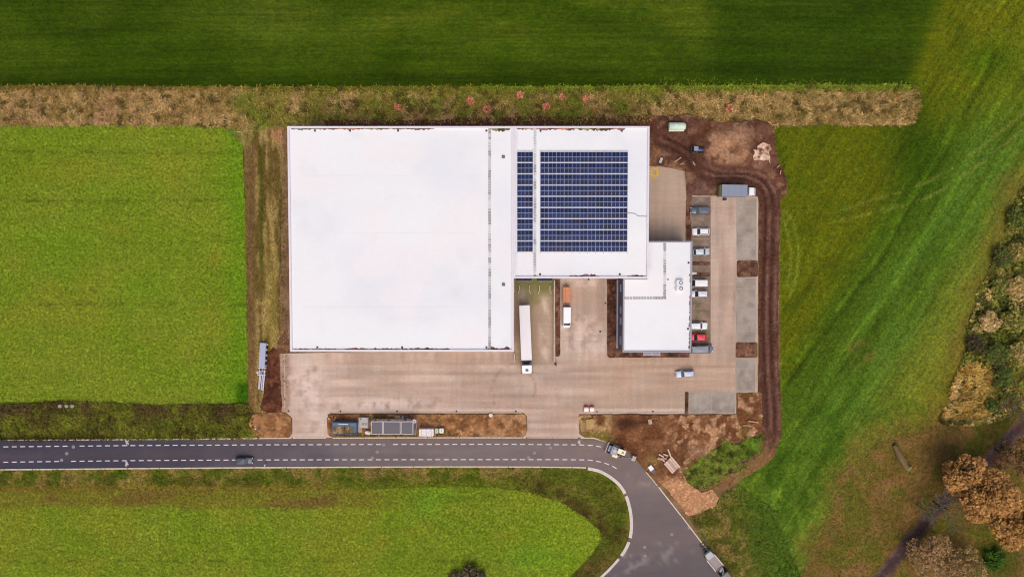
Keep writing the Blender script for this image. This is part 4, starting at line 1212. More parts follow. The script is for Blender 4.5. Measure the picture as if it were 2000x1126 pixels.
# ------------------------------------------------------------------ dock walls and wheel guides
con = pmat('concrete_wall', S(200, 184, 172), 0.9, 0, 0.2, 0.8)
a, b = at(1082.6, 548, 1), at(1082.6, 707, 1)
o = MB().box((a[0], (a[1] + b[1]) / 2, 0.55), (0.26, a[1] - b[1], 1.3)).obj('dock_wall', con, bevel=0.02)
tag(o, 'long thin pale concrete wall between the dock lane and the soil bed', 'wall')
a, b = at(1004.8, 690, 1), at(1004.8, 706, 1)
o = MB().box((a[0], (a[1] + b[1]) / 2, 0.45), (0.24, a[1] - b[1], 1.1)).obj('dock_wall', con, bevel=0.02)
tag(o, 'short pale concrete wall at the corner of the square hall', 'wall')
yel = pmat('pale_yellow_steel', S(214, 200, 176), 0.5, 0.1)
for i, (px, d) in enumerate(((1014, -1), (1033.5, 1), (1053.5, -1), (1074, 1))):
    pts = [(*at(px, 557, 0.3), 0.28), (*at(px, 567, 0.3), 0.28), (*at(px + d * 1.4, 570, 0.3), 0.28), (*at(px + d * 2.6, 572.5, 0.3), 0.26), (*at(px + d * 2.6, 572.5, 0.0), 0.0)]
    o = MB().tube(pts, 0.10, 8).obj('wheel_guide', yel)
    tag(o, ('leftmost pale bent wheel guide under the left dock door', 'right hand pale wheel guide of the left dock door', 'left hand pale wheel guide of the right dock door', 'rightmost pale bent wheel guide beside the long dock wall')[i], 'wheel guide', 'wheel guides at the docks')
for i, (px, py) in enumerate(((665, 802.5), (775.5, 802.5), (891.5, 802.5), (1007.5, 802.5), (563.5, 802), (1166, 804), (1275, 803), (1182.5, 591.5), (1172.3, 647), (1149.5, 545.5))):
    o = MB().box((0, 0, 0.012), (0.42, 0.42, 0.03)).box((0, 0.0, 0.03), (0.3, 0.05, 0.012)).box((0, 0.12, 0.03), (0.3, 0.05, 0.012)).box((0, -0.12, 0.03), (0.3, 0.05, 0.012)).obj('drain_grate', dr_m)
    o.location = (*at(px, py), 0.002)
    lab = ['dark drain grate above the left end of the long soil island', 'dark drain grate above the grey site cabins', 'dark drain grate in the gutter, third along the long soil island', 'dark drain grate near the right end of the long soil island', 'dark drain grate at the corner of the short left soil island',
           'dark drain grate just right of the red and white barriers', 'dark drain grate midway along the lower yard edge', 'dark drain grate on a pale patch near the soil bed', 'dark drain grate in the open lane right of the white van', 'dark drain grate close under the hall wall'][i]
    tag(o, lab, 'drain', 'drain grates in the yard')
# ------------------------------------------------------------------ vehicles
tyre_m = pmat('tyre_rubber', S(28, 28, 30), 0.9)
rim_m = pmat('wheel_rim', S(150, 152, 156), 0.4, 0.6)
lamp_m = pmat('headlight_glass', S(214, 218, 222), 0.15)
red_m = pmat('tail_light_red', S(150, 18, 22), 0.25)
cglass = pmat('car_glass', (0.035, 0.042, 0.052, 1), 0.07, 0, 0, 1, 0.4, 0, 0.7)
cglass2 = pmat('car_glass_sky_grey', (0.11, 0.125, 0.15, 1), 0.07, 0, 0, 1, 0.4, 0, 0.7)  # greyer base colour stands in for sky reflected in the glass
trim = pmat('dark_trim', S(36, 37, 42), 0.55)
def paint(name, *c, metal=0.25):
    return pmat('paint_' + name, S(*c), 0.38, metal, 0.04, 1.2, 0, 0.5)
wheel_me = {}
def wheel(parent, x, y, r=0.33, wd=0.22):
    k = (round(r, 2), round(wd, 2))
    if k not in wheel_me:
        wheel_me[k] = (MB().torus((0, 0, 0), r - wd * .3, wd * .42, 20, 8).mesh('tyre', tyre_m), MB().cyl((0, 0, 0), r * .68, wd * .7, n=16).cyl((0, 0, wd * .36), r * .2, 0.03, n=10).mesh('rim', rim_m))
    w_ = inst('wheel', wheel_me[k][0], parent, (x, y, r + .02))
    w_.rotation_euler = (R(90) if y < 0 else R(-90), 0, 0)
    inst('rim', wheel_me[k][1], w_)
    return w_

def body_rings(L, W, st):
    """st: list of (x fraction, half-width fraction, bottom, shoulder, top)"""
    out = []
    for xf, wf, zb, zs, zt_ in st:
        h = W / 2 * wf; x = xf * L
        half = [(0.72 * h, zb), (0.96 * h, zb + 0.10), (h, zb + (zs - zb) * .55), (0.985 * h, zs), (0.90 * h, zs + (zt_ - zs) * .7), (0.60 * h, zt_)]
        out.append([(x, y, z) for y, z in half] + [(x, -y, z) for y, z in half[::-1]])
    return out

def panel(verts4, off, mat, name, parent):
    v = [Vector(p) for p in verts4]
    n = (v[1] - v[0]).cross(v[3] - v[0]).normalized()
    c = sum(v, Vector()) / 4
    if n.dot(c - Vector((0, 0, 0.6))) < 0: n = -n
    mb = MB()
    mb.loft([[tuple(p - n * 0.02) for p in v], [tuple(p + n * off) for p in v]])
    return mb.obj(name, mat, parent)

def lerp(a, b, t): return tuple(a[i] + (b[i] - a[i]) * t for i in range(3))
def quad_on(face, u0, u1, v0, v1):
    """face = 4 corners (bottom-left, bottom-right, top-right, top-left)"""
    f = lambda u, v: lerp(lerp(face[0], face[1], u), lerp(face[3], face[2], u), v)
    return [f(u0, v0), f(u1, v0), f(u1, v1), f(u0, v1)]

def car(label, px, py, head, L, W, H, pm, kind='hatch', group=None, name='parked_car', cat='car', glass=None, roof_rails=False):
    glass = glass or cglass
    t = thing(name, label, cat, (*at(px, py, 0.6), 0.0), R(head), group)
    t.location.z = 0.012
    belt = {'van': 1.05, 'suv': 1.0, 'cab': 1.05}.get(kind, 0.86)
    hood = {'van': 0.98, 'suv': 0.98, 'cab': 0.98}.get(kind, 0.80)
    tail = {'cab': 0.95, 'sedan': 0.90}.get(kind, belt)
    st = [(-0.5, 0.70, 0.42, 0.60, tail - .16), (-0.485, 0.88, 0.30, 0.62, tail - .03), (-0.42, 0.97, 0.24, 0.66, tail), (-0.2, 1.0, 0.22, 0.68, belt), (0.1, 1.0, 0.22, 0.68, belt), (0.22, 0.99, 0.22, 0.66, hood + .03), (0.38, 0.95, 0.24, 0.62, hood - .06), (0.455, 0.86, 0.28, 0.56, hood - .16), (0.49, 0.70, 0.32, 0.50, hood - .26), (0.5, 0.5, 0.36, 0.46, hood - .34)]
    MB().loft(body_rings(L, W, st)).obj('body', pm, t, smooth=True)
    # greenhouse: front base, roof front, roof rear, rear base (fractions of L)
    fbx, frx, rrx, rbx = {'hatch': (.24, .08, -.36, -.47), 'suv': (.22, .10, -.40, -.485), 'wagon': (.22, .06, -.42, -.49), 'sedan': (.20, .04, -.26, -.42), 'van': (.36, .22, -.47, -.498), 'cab': (.22, .08, -.14, -.20)}[kind]
    wb, wt = W / 2 * 0.93, W / 2 * (0.86 if kind == 'van' else 0.74)
    A = [(fbx * L, s * wb, belt - .03) for s in (1, -1)]; B = [(rbx * L, s * wb * .96, tail - .03 if kind != 'cab' else belt - .03) for s in (1, -1)]
    Cc = [(frx * L, s * wt, H - .04) for s in (1, -1)]; D = [(rrx * L, s * wt * .97, H - .06) for s in (1, -1)]
    g = MB()
    mid = lambda p, q, dz: ((p[0] + q[0]) / 2, 0, (p[2] + q[2]) / 2 + dz)
    v = [A[0], A[1], B[1], B[0], Cc[0], Cc[1], D[1], D[0], ((Cc[0][0] + D[0][0]) / 2, 0, H)]
    g.add(v, [(0, 3, 2, 1), (0, 1, 5, 4), (2, 3, 7, 6), (3, 0, 4, 7), (1, 2, 6, 5), (4, 5, 8), (5, 6, 8), (6, 7, 8), (7, 4, 8)])
    g.obj('cabin', pm, t, 0.035)
    panel(quad_on([A[0], A[1], Cc[1], Cc[0]], .06, .94, .10, .95), 0.018, glass, 'windshield', t)
    if kind != 'van' or roof_rails:
        panel(quad_on([B[1], B[0], D[0], D[1]], .08, .92, .22, .93), 0.018, glass, 'rear_window', t)
    for k in (0, 1):
        fc = [B[k], A[k], Cc[k], D[k]]
        panel(quad_on(fc, .52, .90, .18, .90), 0.016, glass, 'side_window', t)
        if kind != 'van': panel(quad_on(fc, .10, .49, .18, .90), 0.016, glass, 'side_window', t)
    r = 0.36 if kind in ('suv', 'van', 'cab') else 0.32
    for x in (0.31, -0.30):
        for s in (1, -1): wheel(t, x * L, s * (W / 2 - .10), r)
    for s in (1, -1):
        MB().box((0.462 * L, s * W * .33, hood - .22), (0.20, 0.30, 0.10), s * -.45).obj('headlight', lamp_m, t, .02)
        MB().box((-0.49 * L, s * W * .36, tail - .12), (0.08, 0.26, 0.16)).obj('tail_light', red_m, t, .01)
        MB().box((fbx * L - .22, s * (W / 2 + .07), belt + .05), (0.14, 0.20, 0.13)).obj('mirror', pm, t, .03)
        if roof_rails: MB().box(((frx + rrx) / 2 * L, s * wt * .88, H + 0.005), ((frx - rrx) * L * .9, 0.05, 0.05)).obj('roof_rail', trim, t)
    MB().box((-0.497 * L, 0, 0.42), (0.10, W * .7, 0.16)).obj('bumper', trim, t, .02)
    return t

g_lot = 'cars parked beside the office'
car('long dark grey car parked at the top of the bay row, nose to the soil', 1367.5, 411, 180, 4.95, 1.95, 1.6, paint('dark_grey', 92, 98, 110), 'suv', g_lot, glass=cglass2)
car('white car parked alone between the long dark car and the silver hatchback', 1369, 452, 181, 4.25, 1.80, 1.5, paint('pure_white', 240, 236, 238, metal=0), 'hatch', g_lot, roof_rails=True)
car('silver hatchback parked by the upper soil strip, nose to the lane', 1369.5, 491.5, 3, 4.1, 1.78, 1.48, paint('silver', 200, 208, 216), 'hatch', g_lot)
car('boxy white van with flat tail just below the lower soil strip', 1363, 552.5, 180, 4.3, 1.80, 1.85, paint('van_white', 240, 238, 238, metal=0), 'van', g_lot, 'parked_van', 'van')
car('pale silver car parked next below the boxy white van', 1364.5, 573.5, 180, 4.4, 1.72, 1.5, paint('pale_silver', 206, 204, 218), 'wagon', g_lot)
car('white car with rounded nose to the lane, directly above the red car', 1363.5, 636, 0, 4.6, 1.80, 1.55, paint('cool_white', 240, 240, 246, metal=0), 'wagon', g_lot)
car('bright red car parked beside the office', 1363, 658, 180, 4.2, 1.78, 1.52, paint('red', 214, 22, 58, metal=0.1), 'hatch', g_lot)
car('long grey van with dark front windows at the bottom of the parked row', 1370, 680.5, 2, 5.6, 1.98, 2.2, paint('van_grey', 118, 122, 136), 'van', g_lot, 'parked_van', 'van', roof_rails=True)
car('silver blue estate car standing out in the open yard', 1337.5, 729.5, 184, 4.55, 1.80, 1.5, paint('silver_blue', 176, 184, 202), 'wagon', None, glass=cglass2, roof_rails=True)
c_ = car('dark grey hatchback driving along the road', 476.8, 898.8, 0, 4.3, 1.78, 1.5, paint('road_grey', 62, 66, 78), 'hatch', None, 'moving_car', glass=cglass2)
c_.location.z = -0.05

# white delivery van
def big_van(label, px, py, head, L, W, H, pm):
    t = thing('delivery_van', label, 'van', (*at(px, py, 1.5), 0.012), R(head))
    st = [(-0.5, .93, .35, 1.0, 1.30), (-0.49, 1, .30, 1.0, 1.34), (0.2, 1, .28, 1.0, 1.34), (0.34, .98, .28, .9, 1.20), (0.45, .90, .30, .75, .98), (0.49, .74, .36, .6, .82), (0.5, .5, .4, .55, .7)]
    MB().loft(body_rings(L, W, st)).obj('body', pm, t, smooth=True)
    h = W / 2
    MB().loft([[(-0.495 * L, h * .97, 1.25), (0.30 * L, h * .97, 1.25), (0.30 * L, -h * .97, 1.25), (-0.495 * L, -h * .97, 1.25)], [(-0.485 * L, h * .88, H), (0.20 * L, h * .88, H), (0.20 * L, -h * .88, H), (-0.485 * L, -h * .88, H)]]).obj('cargo_box', pm, t, .07)
    MB().box((-0.14 * L, 0, H + .012), (0.62 * L, W * .72, .03)).obj('roof_panel', pm, t, .01)
    A = [(0.385 * L, h * .86, 1.22), (0.385 * L, -h * .86, 1.22)]; B = [(0.245 * L, h * .80, H - .12), (0.245 * L, -h * .80, H - .12)]
    MB().loft([[A[0], A[1], (0.2 * L, -h * .9, 1.2), (0.2 * L, h * .9, 1.2)], [B[0], B[1], (0.19 * L, -h * .86, H - .06), (0.19 * L, h * .86, H - .06)]]).obj('cab_front', pm, t)
    panel(quad_on([A[0], A[1], B[1], B[0]], .04, .96, .06, .96), .02, cglass, 'windshield', t)
    for s in (1, -1):
        MB().box((0.22 * L, s * (h * .955), 1.62), (0.7, 0.05, 0.5)).obj('side_window', cglass, t)
        MB().box((0.45 * L, s * h * .66, .86), (.24, .3, .14), s * -.5).obj('headlight', lamp_m, t, .02)
        MB().box((0.30 * L, s * (h + .13), 1.35), (.14, .26, .3)).obj('mirror', trim, t, .03)
        MB().box((-0.497 * L, s * h * .86, 1.2), (.06, .16, .5)).obj('tail_light', red_m, t)
        wheel(t, .33 * L, s * (h - .12), .35); wheel(t, -.29 * L, s * (h - .12), .35)
    MB().box((-0.505 * L, 0, .5), (.14, W * .9, .2)).obj('bumper', trim, t, .02)
    MB().box((-0.50 * L, 0, 2.15), (.10, W * .74, .36)).obj('rear_window', cglass, t)
    return t
big_van('white delivery van parked behind the orange trailer', 1107.2, 619.5, -90, 5.2, 1.98, 2.5, paint('delivery_white', 240, 240, 244, metal=0))

# orange covered trailer
org = pmat('orange_tarpaulin', S(204, 134, 96), 0.75, 0, 0.12, 1.5, 0.2)
t = thing('cargo_trailer', 'orange covered trailer standing in front of the white delivery van', 'trailer', (*at(1106.3, 575, 1.0), .012), R(90))
pro = [(-.93, .75), (-.93, 1.72), (-.72, 1.84), (-.02, 1.90), (.30, 1.98), (.38, 1.90), (.80, 1.82), (.93, 1.70), (.93, .75)]
MB().loft([[(x, y, z) for y, z in pro] for x in (-1.85, -0.9, 0.0, .9, 1.85)]).obj('tarpaulin', org, t, .02)
o_l = pmat('pale_orange_hem', S(216, 158, 122), .7)
for s in (-1, 1): MB().box((0, s * .945, 1.15), (3.72, .03, .9)).obj('side_wall', o_l, t)
for x in (-1.86, 1.86): MB().box((x, 0, 1.2), (.04, 1.8, .8)).obj('end_wall', o_l, t)
MB().box((0, 0, .62), (3.7, 1.8, .16)).obj('chassis', trim, t)
MB().tube([(1.8, .5, .55), (2.7, 0, .5), (1.8, -.5, .55)], .05).obj('drawbar', trim, t)
for s in (-1, 1):
    for x in (-.4, .4): wheel(t, x, s * .86, .3, .18)

# articulated lorry
(x0, y0), (x1, y1) = at(1024.2, 596, 3.9), at(1029.6, 731, 3.4)
head = math.atan2(y1 - y0, x1 - x0); Lt = math.hypot(x1 - x0, y1 - y0)
t = thing('articulated_lorry', 'long white articulated lorry standing in the dock lane, cab toward the road', 'lorry', ((x0 + x1) / 2, (y0 + y1) / 2, .012), head)
wl_ = pmat('trailer_white', S(238, 233, 236), .5, 0, .04, .5); wp_ = paint('cab_white', 240, 240, 243, metal=0)
xr = -Lt / 2; BL = 13.2
MB().box((xr + BL / 2, 0, 2.5), (BL, 2.52, 2.75)).obj('trailer_box', wl_, t, .05)
MB().box((xr + BL / 2, 0, 3.885), (BL - .5, 2.2, .03)).obj('trailer_roof', pmat('trailer_roof_white', S(236, 229, 234), .55, 0, .05, .3), t, .01)
for x in (xr + .06, xr + BL - .06): MB().box((x, 0, 3.9), (.10, 2.5, .05)).obj('roof_rail', pmat('rail_lilac', S(206, 196, 204), .5), t)
MB().box((xr + BL / 2, 0, .95), (BL - .4, 1.0, .3)).obj('chassis', trim, t)
for x in (1.6, 2.9, 4.2):
    for s in (-1, 1): wheel(t, xr + x, s * 1.05, .5, .36)
cx = xr + BL + .75; fx = Lt / 2
MB().box((cx + .2, 0, .8), (3.0, 1.1, .3)).obj('cab_chassis', trim, t)
MB().box((cx - .25, 0, 1.4), (.7, 2.2, 1.0)).obj('cab_rear_gap', trim, t)
CW = 1.22
xb_ = fx - 2.25
MB().loft([[(xb_, CW, .7), (fx, CW * .97, .7), (fx, -CW * .97, .7), (xb_, -CW, .7)], [(xb_, CW, 2.4), (fx - .02, CW * .96, 2.2), (fx - .02, -CW * .96, 2.2), (xb_, -CW, 2.4)], [(xb_, CW * .95, 3.55), (fx - .42, CW * .88, 3.15), (fx - .42, -CW * .88, 3.15), (xb_, -CW * .95, 3.55)]]).obj('cab', wp_, t, .10)
panel(quad_on([(fx - .02, 1.1, 2.05), (fx - .02, -1.1, 2.05), (fx - .40, -1.02, 3.0), (fx - .40, 1.02, 3.0)], .03, .97, .05, .97), .03, cglass, 'windshield', t)
MB().box((fx - 1.05, 0, 3.40), (.62, .72, .07)).obj('roof_hatch', pmat('hatch_grey', S(86, 90, 98), .4), t, .02)
MB().box((fx - 1.05, 0, 3.44), (.42, .50, .03)).obj('hatch_glass', cglass, t)
for s in (-1, 1):
    MB().box((fx - .35, s * (CW + .18), 2.6), (.16, .3, .7)).obj('mirror', trim, t, .03)
    MB().box((fx - .9, s * CW, 2.45), (.8, .03, .6)).obj('side_window', cglass, t)
    wheel(t, fx - 1.0, s * 1.0, .5, .32); wheel(t, cx - .3, s * 1.0, .5, .34)
    MB().box((fx + .0, s * .85, 1.0), (.08, .4, .2)).obj('headlight', lamp_m, t)
MB().box((fx + .02, 0, .75), (.16, 2.4, .35)).obj('bumper', pmat('bumper_grey', S(90, 92, 98), .5), t, .03)
MB().box((xr + BL + .05, 0, 2.6), (.06, 2.3, 2.2)).obj('trailer_front_wall', trim, t)

# grey box lorry with white cab on the north bays
(x0, y0), (x1, y1) = at(1409, 372.5, 3.2), at(1478.5, 372.5, 2.0)
t = thing('box_lorry', 'box lorry with slate grey roof and small white cab at the top of the bays', 'lorry', ((x0 + x1) / 2, (y0 + y1) / 2, .02), R(-1))
Lb = x1 - x0; xr = -Lb / 2
gbox = pmat('slate_box', S(136, 142, 160), .5, 0, .05, .6)
MB().box((xr + 3.15, .0, 1.95), (6.1, 2.75, 2.5)).obj('cargo_box', gbox, t, .04)
for k in range(1, 4): MB().box((xr + .1 + k * 1.55, 0, 3.21), (.05, 2.7, .025)).obj('roof_seam', pmat('slate_seam', S(124, 130, 150), .5), t)
MB().box((xr - .12, 0, 1.5), (.28, 2.6, 2.2)).obj('tail_lift', pmat('olive_tail_lift', S(124, 118, 70), .7, 0, .2), t, .02)
MB().box((xr + 4.0, 0, .55), (7.2, 1.0, .25)).obj('chassis', trim, t)
wc = Lb / 2
MB().loft([[(wc - 1.9, 1.0, .45), (wc - .1, .95, .45), (wc - .1, -.95, .45), (wc - 1.9, -1.0, .45)], [(wc - 1.9, 1.0, 1.2), (wc, .9, 1.1), (wc, -.9, 1.1), (wc - 1.9, -1.0, 1.2)], [(wc - 1.9, .92, 2.15), (wc - .75, .84, 2.1), (wc - .75, -.84, 2.1), (wc - 1.9, -.92, 2.15)]]).obj('cab', wp_, t, .09)
panel(quad_on([(wc - .04, .85, 1.15), (wc - .04, -.85, 1.15), (wc - .72, -.78, 2.02), (wc - .72, .78, 2.02)], .04, .96, .08, .95), .02, pmat('sky_lit_glass', S(214, 214, 222), .1), 'windshield', t)  # sky reflection put into the pale windshield colour
for s in (-1, 1):
    wheel(t, wc - 1.0, s * .88, .38); wheel(t, xr + 1.7, s * .95, .38, .3)
    MB().box((wc - .9, s * 1.08, 1.5), (.12, .2, .26)).obj('mirror', trim, t)
    MB().box((wc - .05, s * .66, .8), (.1, .3, .16)).obj('headlight', lamp_m, t)
o = MB().box((0, 0, .3), (.55, .5, .55), .2).box((.45, .05, .22), (.4, .36, .42), .3).obj('toolbox', pmat('dark_tool_box', S(48, 42, 42), .7), bevel=.03)
o.location = (*at(1413.5, 389.5), .012); tag(o, 'small dark tool box on the ground under the box lorry tail', 'box')

# compact dark tractor working in the soil
blk = paint('tractor_black', 44, 46, 56); blu = paint('tractor_blue', 60, 70, 104)
t = thing('tractor', 'small dark tractor with front bucket working in the churned soil corner', 'tractor', (*at(1360, 293, .8), zd(1360, 293) - .04), R(-3))
MB().loft(body_rings(2.1, .85, [(-.5, .8, .5, .8, 1.05), (-.1, 1, .5, .85, 1.1), (.35, .95, .5, .85, 1.05), (.5, .6, .55, .75, .9)])).obj('hood', blu, t, smooth=True).location = (.75, 0, 0)
MB().box((-.55, 0, 1.35), (.95, 1.0, 1.15), taper=.9).obj('cab', cglass, t, .04)
MB().box((-.55, 0, 1.97), (1.05, 1.05, .1)).obj('cab_roof', pmat('tractor_roof', S(140, 146, 160), .4), t, .03)
for s in (-1, 1):
    wheel(t, -.75, s * .72, .58, .34); wheel(t, .95, s * .66, .38, .26)
    MB().box((-.75, s * .72, 1.2), (.9, .36, .08)).obj('mudguard', blk, t, .03)
    MB().tube([(0.1, s * .5, 1.0), (1.2, s * .5, .8), (1.75, s * .5, .4)], .06).obj('loader_arm', blk, t)
MB().loft([[(1.7, y, .1), (2.15, y, .1), (2.2, y, .2), (1.8, y, .25), (1.75, y, .65), (1.65, y, .65)] for y in (-.8, .8)]).obj('bucket', pmat('bucket_steel', S(86, 84, 92), .5, .4), t)
MB().box((-1.35, 0, .7), (.35, 1.2, .5)).obj('rear_weight', blk, t, .03)
MB().tube([(.5, .2, 1.0), (.5, .2, 1.7)], .05).obj('exhaust', rim_m, t)

# cream wheeled digger on the bend of the road
crm = paint('cream', 232, 214, 164, metal=0); gry = pmat('digger_grey', S(160, 158, 170), .6, .1, .2, 3)
t = thing('wheeled_digger', 'cream and grey wheeled digger with its boom out on the road bend', 'digger', (*at(1203, 880, 1.0), -.06), R(-21))
MB().box((0, 0, .95), (3.9, 1.5, .5)).obj('chassis', gry, t, .05)
for x in (-1.35, 1.35):
    for s in (-1, 1): wheel(t, x, s * 1.05, .5, .38)
MB().loft([[(-2.55, y, .15), (-2.3, y, .15), (-2.2, y, .5), (-2.25, y, .95), (-2.45, y, .95), (-2.4, y, .5)] for y in (-1.35, 1.35)]).obj('dozer_blade', pmat('blade_grey', S(176, 166, 166), .6, .1, .2), t)
for s in (-1, 1): MB().tube([(-1.8, s * .5, .8), (-2.4, s * .5, .6)], .09).obj('blade_arm', gry, t)
MB().cyl((0, 0, 1.3), .7, .3, n=20).obj('slew_ring', trim, t)
MB().box((-.55, .1, 1.75), (1.7, 2.1, .8)).obj('engine_cover', gry, t, .12)
MB().box((-.5, .15, 2.18), (.8, .9, .10), .2).obj('engine_grille', pmat('grille_pale', S(170, 172, 190), .5, .2), t, .02)
MB().tube([(-1.1, .7, 2.1), (-1.1, .7, 2.6)], .07).obj('exhaust', trim, t)
MB().box((.95, .62, 2.1), (1.5, .95, 1.4), taper=.93).obj('cab', cglass, t, .04)
cr = MB().box((.95, .62, 2.86), (1.95, 1.25, .12)).obj('cab_roof', crm, t, .04)
MB().box((1.25, .60, 2.93), (.5, .5, .03)).obj('roof_window', pmat('roof_window_olive', S(128, 124, 96), .3), cr)
MB().box((-.05, -1.02, 1.7), (1.35, .8, .7)).obj('fuel_box', crm, t, .06)
MB().box((.85, -.95, 1.5), (.7, .55, .5)).obj('tool_locker', pmat('locker_red_grey', S(146, 112, 108), .6), t, .04)
MB().tube([(.7, -.25, 1.8), (2.0, -.25, 3.0), (2.9, -.25, 2.6)], [.2, .22, .17], 8).obj('boom', pmat('boom_blue_grey', S(96, 98, 118), .5, .2), t)
MB().tube([(2.9, -.25, 2.7), (3.8, -.2, 1.9), (4.4, -.15, 1.2)], [.17, .14, .12], 8).obj('dipper_arm', pmat('dipper_lilac', S(160, 150, 158), .5, .2), t)
MB().tube([(1.6, -.25, 3.0), (2.7, -.25, 3.1)], .07).obj('ram', rim_m, t)
MB().loft([[(4.25, y, 1.25), (4.8, y, 1.35), (5.3, y, .9), (5.35, y, .25), (4.9, y, .02), (4.6, y, .25), (4.95, y, .6), (4.7, y, 1.0)] for y in (-.75, .45)]).obj('bucket', pmat('bucket_pale', S(196, 182, 170), .6, .1, .2), t, .02)

# tipper lorry with dropped white sides at the lower right of the road
(x0, y0), (x1, y1) = at(1379, 1077, 1.4), at(1430, 1139, 1.4)
ang = math.atan2(y1 - y0, x1 - x0); Lf = math.hypot(x1 - x0, y1 - y0)
t = thing('flatbed_lorry', 'flatbed lorry with bare bed and raised white sides at the road edge', 'lorry', ((x0 + x1) / 2, (y0 + y1) / 2, -.06), ang)
xr = -Lf / 2
bedm = pmat('bed_steel', S(150, 136, 136), .6, .1, .12, 1.0)
MB().box((xr + 1.15, .1, 1.35), (1.55, 1.85, .9)).obj('crate_load', pmat('pale_grey_load', S(190, 188, 192), .7, 0, .2, 3), t, .05)
MB().box((xr + 3.3, 0, 1.05), (4.0, 2.3, .14)).obj('load_bed', bedm, t)
bw = pmat('side_board_white', S(240, 226, 230), .5)
for s, a_, b_ in ((1, 1.75, 5.35), (-1, 1.75, 5.35)):
    for k in range(3):
        l_ = (b_ - a_) / 3
        MB().box((xr + a_ + l_ * (k + .5), s * 1.2, 1.3), (l_ - .04, .16, .5)).obj('side_board', bw, t, .02)
MB().box((xr + 4.0, 0, .75), (7.6, .9, .28)).obj('chassis', trim, t)
MB().tube([(xr + 5.5, -.9, 1.2), (xr + 5.5, .9, 1.2)], .06).obj('headboard', pmat('crane_pale', S(206, 196, 200), .5), t)
cr_ = pmat('crane_pale', S(206, 196, 200), .5)
MB().tube([(xr + 5.8, .2, 1.0), (xr + 5.9, .5, 2.1), (xr + 6.4, -.3, 2.5)], .10).obj('loading_crane', cr_, t)
MB().box((xr + 5.95, .1, 1.3), (.5, 1.2, .4), .3).obj('crane_base', cr_, t, .03)
MB().box((xr + 7.4, 0, 1.6), (1.9, 2.2, 1.9), taper=.9).obj('cab', blk, t, .1)
MB().box((xr + 8.25, 0, 1.95), (.3, 1.9, .7)).obj('windshield', cglass, t, .03)
MB().tube([(xr + 6.75, -1.0, 2.2), (xr + 6.95, 0, 2.62), (xr + 6.75, 1.0, 2.2)], .07).obj('light_bar', cr_, t)
for x in (1.6, 2.7, 7.2):
    for s in (-1, 1): wheel(t, xr + x, s * 1.0, .45, .3)
# dark hitch frame behind it
t = thing('steel_frame', 'dark open steel frame lying on the asphalt just behind the flatbed', 'frame', (*at(1374.5, 1065), -.05), ang)
for y in (-.7, .7): MB().box((0, y, .25), (1.5, .12, .3)).obj('side_beam', trim, t)
for x in (-.75, 0, .75): MB().box((x, 0, .25), (.12, 1.26, .24)).obj('cross_beam', pmat('frame_violet', S(92, 86, 100), .6), t)
# ------------------------------------------------------------------ site cabins and loose things on the long soil island
G = 0.25        # level of the loose soil
cab_roof = pmat('cabin_roof_grey', S(104, 98, 106), .7, 0, .08, .8)
cab_wall = pmat('cabin_wall_pink_white', S(222, 206, 206), .6, 0, .08, .8)
cab_edge = pmat('cabin_edge', S(208, 196, 198), .6)
HCAB = 2.9
for i, (xa_, xb_, lab) in enumerate(((725, 747.6, 'left of the three joined grey roofed site cabins'), (748.6, 782.2, 'middle and widest of the three joined grey roofed site cabins'), (783.2, 807, 'right of the three joined grey roofed site cabins'))):
    a, b = at(xa_, 822.3, HCAB), at(xb_, 847.5, HCAB)
    cx_, cy_ = (a[0] + b[0]) / 2, (a[1] + b[1]) / 2
    W_, D_ = b[0] - a[0], a[1] - b[1]
    t = thing('site_cabin', lab, 'cabin', (cx_, cy_, .05), 0, 'site cabins on the soil island')
    MB().box((0, 0, HCAB / 2), (W_, D_ - .06, HCAB - .1)).obj('wall', cab_wall, t)
    MB().box((0, 0, HCAB - .03), (W_ - .16, D_ - .16, .08)).obj('roof', cab_roof, t)
    e = MB()
    for s in (-1, 1):
        e.box((s * (W_ / 2 - .05), 0, HCAB + .0), (.13, D_, .14)); e.box((0, s * (D_ / 2 - .05), HCAB + .0), (W_ - .28, .13, .14))
    e.obj('roof_edge', cab_edge, t)
    MB().box((W_ * .2, D_ / 2 - .01, 1.1), (.85, .1, 2.0)).obj('door', pmat('cabin_door', S(176, 166, 170), .5), t)
    f = MB().box((-W_ * .22, D_ / 2 - .01, 1.6), (.95, .1, .9)).obj('window', cab_edge, t)
    MB().box((-W_ * .22, D_ / 2 + .0, 1.6), (.8, .11, .75)).obj('pane', cglass, f)
    for k in range(1, 4):
        MB().box((-W_ / 2 + k * W_ / 4, 0, HCAB + .02), (.04, D_ - .3, .03)).obj('roof_rib', pmat('roof_rib_grey', S(112, 106, 114), .7), t)
# stair and pole at the right hand end
t = thing('access_stair', 'white steel stair with a round top at the right end of the site cabins', 'stair', (*at(811.5, 832, 1.0), .1), 0)
sw = pmat('stair_white', S(226, 210, 214), .5)
for k in range(8): MB().box((-.1, 1.5 - k * .42, .2 + k * .3), (.8, .3, .05)).obj('step', pmat('stair_grey', S(120, 110, 124), .6), t)
for s in (-.5, .35): MB().tube([(s, 1.8, .3), (s, -1.6, 3.2)], .05).obj('handrail', sw, t)
MB().torus((.05, 1.75, 2.9), .34, .13, 16, 6).obj('hose_reel', sw, t)
MB().tube([(.05, 1.75, 0), (.05, 1.75, 2.9)], .06).obj('pole', sw, t)
